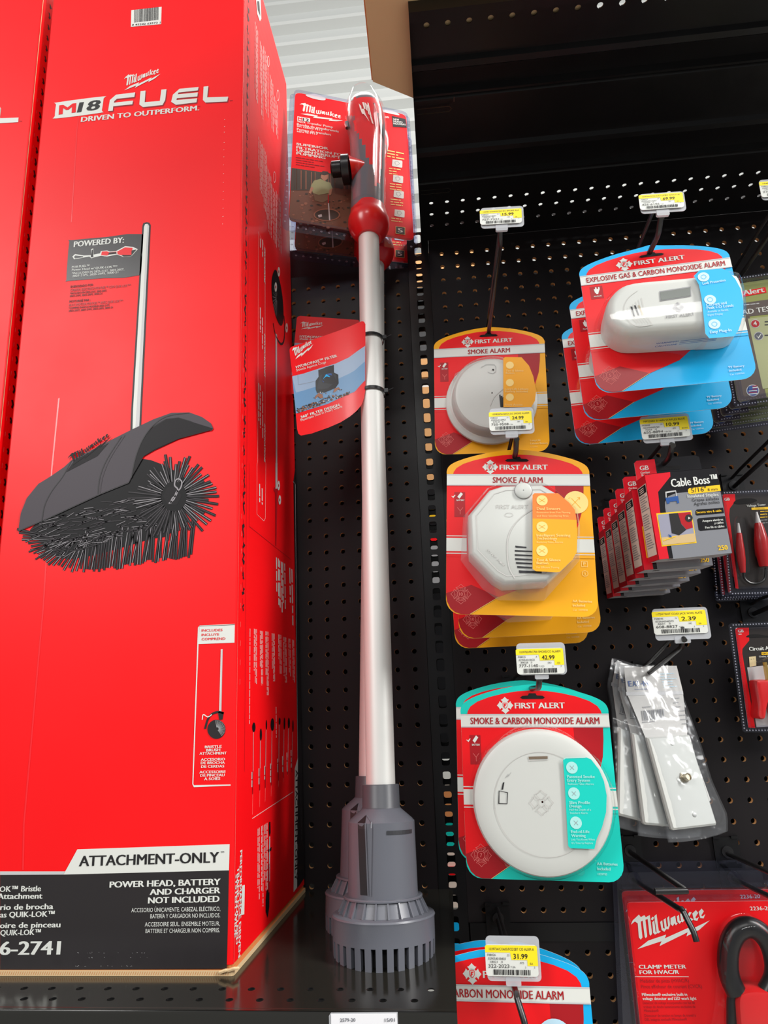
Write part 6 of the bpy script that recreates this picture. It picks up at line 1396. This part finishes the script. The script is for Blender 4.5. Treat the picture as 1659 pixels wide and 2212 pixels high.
def voltage_pack():
    r = thing('voltage_tester_package', 'black and red package with two red probes, frontmost of its stack', 'voltage tester', FG, 'voltage tester packages')
    P = lambda pts, m, h=.0003: mb.pp(FG, pts, m, h, KX)
    mb = MB(); cd_ = [FG.uv(*KX(x, y)) for x, y in ((1250, 545), (1262, 530), (1900, 505), (2010, 1350), (1390, 1382), (1370, 1375))]; mb.prism(FG, cd_[::-1], -.0008, 0, mat('card_black', (44, 38, 36), .35, coat=.2), WHT)
    P([(1250, 545), (1262, 530), (1362, 528), (1366, 590), (1315, 660), (1310, 720), (1395, 1380), (1368, 1375)], REDC, .0003)
    mb.tx(FG, 'GB', (1268, 590), (1318, 586), 26, WHT, KX, .0005, .03); mb.tx(FG, 'Voltage Tester', (1470, 645), (1640, 632), 20, WHT, KX, .0005, .012); P([(1510, 652), (1900, 630), (1905, 660), (1512, 672)], YBX, .0005)
    for i in range(5): mb.scrib(FG, (1590, 690+i*26), (1700, 684+i*26), 10, YBX if i < 3 else GRY, KX, .0005, 1, seed=i)
    P(smooth_pts([(1350, 610), (1380, 580), (1450, 568), (1530, 570), (1560, 590), (1500, 612), (1400, 620)], 3), mat('slot_shadow', (14, 12, 14), .9), .0004)
    mb.build('backing_card', r)
    for pts, wd in (([(1392, 790), (1400, 880), (1408, 1000), (1420, 1120), (1435, 1235)], (.0012, .0032, .0052, .0050, .0030)), ([(1555, 690), (1572, 790), (1590, 900), (1610, 1050), (1625, 1180)], (.0012, .0045, .0085, .0092, .0060))):
        mb = MB(); p3 = [FG.P(*FG.uv(*KX(x, y), .008), .008) for x, y in pts]; mb.tube(p3[:2], [wd[0], wd[1]*.8], mat('tip_plastic', (200, 200, 200), .3), 12); mb.tube(smooth_pts([tuple(p) for p in p3[1:]], 4, False), [wd[1]+(wd[2]-wd[1])*min(1, i/5) if i < 9 else wd[2]+(wd[4]-wd[2])*(i-8)/4 for i in range(13)], mat('probe_red', (176, 22, 26), .3, coat=.3), 14)
        mb.build('probe', r)
    mb = MB(); mb.tube([FG.P(*FG.uv(*KX(x, y), .006), .006) for x, y in smooth_pts([(1436, 1235), (1450, 1290), (1500, 1328), (1570, 1330), (1630, 1290), (1640, 1190)], 4, False)], .0016, BLKP, 8); mb.build('lead_wire', r)
    mb = shell_pack(FG, KX, ((1235, 520), (1250, 500), (1930, 470), (2060, 1420), (1330, 1440), (1310, 1425)), ((1250, 545), (1262, 530), (1900, 505), (2010, 1350), (1390, 1382), (1370, 1375)), r)
    for pts in ([(1350, 770), (1395, 755), (1430, 800), (1470, 1220), (1430, 1260), (1400, 1230)], [(1520, 690), (1560, 670), (1610, 690), (1700, 1190), (1640, 1230), (1590, 1200)]):
        q = smooth_pts([FG.uv(*KX(x, y), .004) for x, y in pts][::-1], 3); mb.loft([[FG.P(*p, .001) for p in q], [FG.P(*p, .014) for p in inset(q, .001)], [FG.P(*p, .017) for p in inset(q, .0025)]], CLEAR, False, True)
    mb.build('clear_shell', r)
    return r
r = voltage_pack()
copy_thing(r, Fr(FG.o+Vector((-.0035, .016, -.003)), FG.u, FG.v).mat(), 'middle voltage tester package of its stack')
copy_thing(r, Fr(FG.o+Vector((-.0060, .030, -.004)), FG.u, FG.v).mat(), 'rearmost voltage tester package of its stack')
FQ = pose((.4116, -.045, 1.4872), .1, .3, .7)
r = thing('circuit_analyzer_package', 'black and red package with red circuit analyzer at right edge', 'circuit analyzer', FQ)
mb = MB(); P = lambda pts, m, h=.0003: mb.pp(FQ, pts, m, h, KW)
cd_ = [FQ.uv(*KW(x, y)) for x, y in ((1138, 235), (1155, 222), (1800, 200), (1960, 1060), (1270, 1080), (1250, 1070))]; mb.prism(FQ, cd_[::-1], -.0008, 0, mat('card_black', (44, 38, 36), .35), WHT)
P([(1138, 235), (1155, 222), (1255, 220), (1258, 330), (1200, 400), (1198, 440), (1310, 1078), (1252, 1072)], REDC, .0004); P([(1240, 560), (1420, 540), (1800, 540), (1900, 1040), (1320, 1070)], LGR, .0003)
mb.tx(FQ, 'GB', (1162, 262), (1212, 260), 24, WHT, KW, .0006, .03); mb.scrib(FQ, (1166, 280), (1216, 278), 8, WHT, KW, .0006, 1)
mb.tx(FQ, 'Circuit Analyzer', (1258, 418), (1560, 402), 32, WHT, KW, .0006, .03); P([(1362, 430), (1560, 420), (1564, 446), (1364, 454)], YBX, .0006); mb.tx(FQ, 'GFCI', (1372, 448), (1416, 446), 12, INK, KW, .0008, .02); mb.tx(FQ, 'Outlet & Fixture', (1342, 474), (1500, 468), 14, WHT, KW, .0006)
P(smooth_pts([(1232, 300), (1262, 280), (1340, 278), (1420, 290), (1500, 278), (1560, 285), (1520, 305), (1420, 300), (1290, 305)], 3), mat('slot_shadow', (14, 12, 14), .9), .0006)
P([(1256, 470), (1314, 464), (1318, 545), (1262, 555)], mat('picture_outlet', (214, 196, 150), .5), .0006); P(circ(1275, 490, 3, 8), INK, .0008); P(circ(1297, 487, 3, 8), INK, .0008)
mb.build('backing_card', r)
mb = MB(); q = smooth_pts([FQ.uv(*KW(x, y), .012) for x, y in ((1288, 690), (1330, 664), (1420, 668), (1560, 680), (1600, 800), (1590, 980), (1470, 1000), (1420, 830), (1390, 900), (1375, 990), (1340, 1000), (1306, 970), (1312, 850))][::-1], 3)
mb.loft([[FQ.P(*p, .001) for p in q], [FQ.P(*p, .016) for p in q], [FQ.P(*p, .020) for p in inset(q, .0015)], [FQ.P(*p, .021) for p in inset(q, .004)]], REDP, False, True); AB = mb.build('analyzer_body', r)
mb = MB(); bf = FQ.uv(*KW(1402, 570), .012); mb.box(FQ, bf[0]-.0015, bf[1]-.022, bf[0]+.0015, bf[1]+.008, .008, .014, mat('brass', (214, 176, 96), .3, metal=.9)); mb.build('plug_blade', AB)
mb = shell_pack(FQ, KW, ((1085, 200), (1105, 182), (1840, 150), (2010, 1110), (1225, 1115), (1205, 1100)), ((1138, 235), (1155, 222), (1800, 200), (1960, 1060), (1270, 1080), (1250, 1070)), r)
q = smooth_pts([FQ.uv(*KW(x, y), .004) for x, y in ((1270, 520), (1560, 500), (1660, 800), (1620, 1050), (1320, 1050), (1280, 850))][::-1], 2); mb.loft([[FQ.P(*p, .001) for p in q], [FQ.P(*p, .022) for p in inset(q, .001)], [FQ.P(*p, .026) for p in inset(q, .004)]], CLEAR, False, True)
mb.build('clear_shell', r)
KK = K(1500, 360, 3.6855)
FK = pose((.4476, -.13, 1.9251), -2, 3.5, -2.7)
OLV = mat('olive_card', (150, 156, 84), .4, coat=.2); OLV2 = mat('pale_olive_card', (172, 176, 132), .4); BRN = mat('brown_card', (92, 80, 74), .4)
def kit():
    r = thing('test_kit_package', 'olive green test kit package at right edge, front of the stack', 'test kit', FK, 'olive test kit packages at the right edge')
    mb = MB(); P = lambda pts, m, h=.0003: mb.pp(FK, pts, m, h, KK)
    cd_ = [FK.uv(*KK(x, y)) for x, y in ((182, 955), (760, 872), (960, 1780), (360, 1870), (342, 1852))]; mb.prism(FK, cd_[::-1], -.0008, 0, OLV, WHT)
    P([(212, 1110), (795, 1028), (822, 1150), (232, 1215)], BRN, .0003); P([(232, 1200), (440, 1195), (560, 1770), (575, 1838), (362, 1866), (346, 1850)], BRN, .0004); P([(425, 1210), (825, 1165), (940, 1700), (545, 1770)], OLV2, .0005)
    P([(208, 1026), (565, 958), (575, 1002), (216, 1068)], REDC, .0005); mb.tx(FK, 'First Alert', (232, 1052), (560, 996), 40, WHT, KK, .0007, .03)
    mb.tx(FK, 'LEAD TEST KIT', (318, 1188), (770, 1126), 40, WHT, KK, .0006, .02); mb.scrib(FK, (395, 1105), (620, 1080), 10, LGR, KK, .0006, 1)
    for (x, y, mm) in ((485, 1250, RED2), (512, 1348, GUN)):
        P(circ(x, y, 38, 24, 34), LGR, .0007); P(circ(x, y, 33, 24, 29), mm, .0009)
    mb.tx(FK, '4', (472, 1266), (500, 1262), 32, WHT, KK, .0011, .02); mb.line(FK, [(495, 1345), (508, 1365), (532, 1330)], .0008, WHT, .0011, k=KK)
    for i in range(3): mb.scrib(FK, (560, 1240+i*24+(60 if i > 1 else 0)), (680, 1232+i*24+(60 if i > 1 else 0)), 12, GUN2, KK, .0007, 1, seed=i)
    P(circ(465, 1782, 52, 26, 48), LGR, .0007); P(circ(465, 1782, 45, 26, 41), NAV, .0008)
    for i in range(6): P([(432, 1748+i*12), (500, 1742+i*12), (500, 1748+i*12), (434, 1754+i*12)], WHT if i % 2 else RED2, .0010)
    P([(432, 1748), (462, 1745), (464, 1775), (434, 1778)], NAV, .0012)
    mb.build('backing_card', r)
    mb = shell_pack(FK, KK, ((150, 900), (790, 808), (1000, 1815), (335, 1912), (312, 1892)), ((182, 955), (760, 872), (960, 1780), (360, 1870), (342, 1852)), r, .014)
    mb.build('clear_shell', r); return r
r = kit()
for i in range(1, 5): copy_thing(r, Fr(FK.o+Vector((-.002*i, .0215*i, -.001*i)), FK.u, FK.v).mat(), 'olive test kit package at the right edge, ' + ('second', 'third', 'fourth', 'rearmost')[i-1] + ' of the stack, its clear edge showing')
# ================================================================ SHELF LABEL
KL = K(480, 1800, 3.19); FL_ = Fr((0, YF-.0012, 0), (1, 0, 0), (0, 0, 1))
r = thing('shelf_label', 'white paper label in a clear holder on the shelf front lip', 'label', FL_.P(*FL_.uv(*KL(970, 1300))))
mb = MB(); mb.prism(FL_, [FL_.uv(*KL(x, y)) for x, y in ((750, 1250), (1202, 1244), (1212, 1420), (752, 1428))][::-1], -.0006, 0, mat('label_paper', (236, 236, 240), .5)); mb.tx(FL_, '2579-20', (812, 1300), (918, 1298), 24, GUN, KL, .0003); mb.tx(FL_, '15/01', (1120, 1300), (1190, 1298), 24, GUN, KL, .0003); mb.build('paper', r)
mb = MB(); mb.prism(FL_, [FL_.uv(*KL(x, y)) for x, y in ((734, 1262), (748, 1240), (1208, 1236), (1216, 1440), (738, 1445))][::-1], -.0011, -.0007, HOLD); mb.build('holder', r)
# ================================================================ CARTONS ACROSS THE NEXT AISLE, SEEN THROUGH THE SLOTS
YB = .60; zb = lambda y: at(930+(y-800)*.058, y, YB).z
lay = [(540, 618, TAN, 'tan'), (618, 772, BLKP, 'black'), (772, 812, TAN, 'tan'), (812, 832, WHT, 'white'), (832, 1046, TAN, 'tan'), (1046, 1100, BLKP, 'black'), (1100, 1122, YBX, 'yellow'), (1122, 1152, BLKP, 'black'), (1152, 1176, REDC, 'red'), (1176, 1262, GRY, 'grey'),
       (1262, 1640, BLKP, 'black'), (1640, 1700, WHT, 'white'), (1700, 1770, KRAFT, 'brown'), (1770, 1832, TEA, 'teal'), (1832, 1875, CRM, 'cream'), (1875, 1905, REDC, 'red'), (1905, 1962, CRM, 'cream'), (1962, 1995, WHT, 'white'), (1995, 2130, BLU, 'blue'), (2130, 2260, GRY, 'grey')]
where = ['at the very top of the stack', 'under the top tan one', 'third from the top', 'on the large tan carton', 'largest of the tan ones', 'under the large tan carton', 'thin and flat', 'under the yellow one', 'on the upper grey one', 'upper of the two grey ones', 'largest of the black ones', 'under the largest black one', 'between white and teal', 'between brown and cream', 'under the teal one', 'between the two cream ones', 'lower of the two cream ones', 'on the blue one', 'near the foot', 'lowest and largest, on the floor']
for i, ((y0, y1, m_, cn), wh) in enumerate(zip(lay, where)):
    z1, z0 = zb(y0), zb(y1) if i < len(lay)-1 else 0.0
    F = Fr((0, 0, 0), (1, 0, 0), (0, 1, 0)); jit = ((i*37) % 7-3)*.004
    mb = MB(); mb.prism(F, rrect(-.19+jit, YB+abs(jit), .17+jit, YB+.3, .004), z0+.0002, z1-.0002, m_); o = mb.build('carton')
    tag(o, cn+' box seen through the upright slots, '+wh, 'box', 'boxes stacked behind the slotted upright')
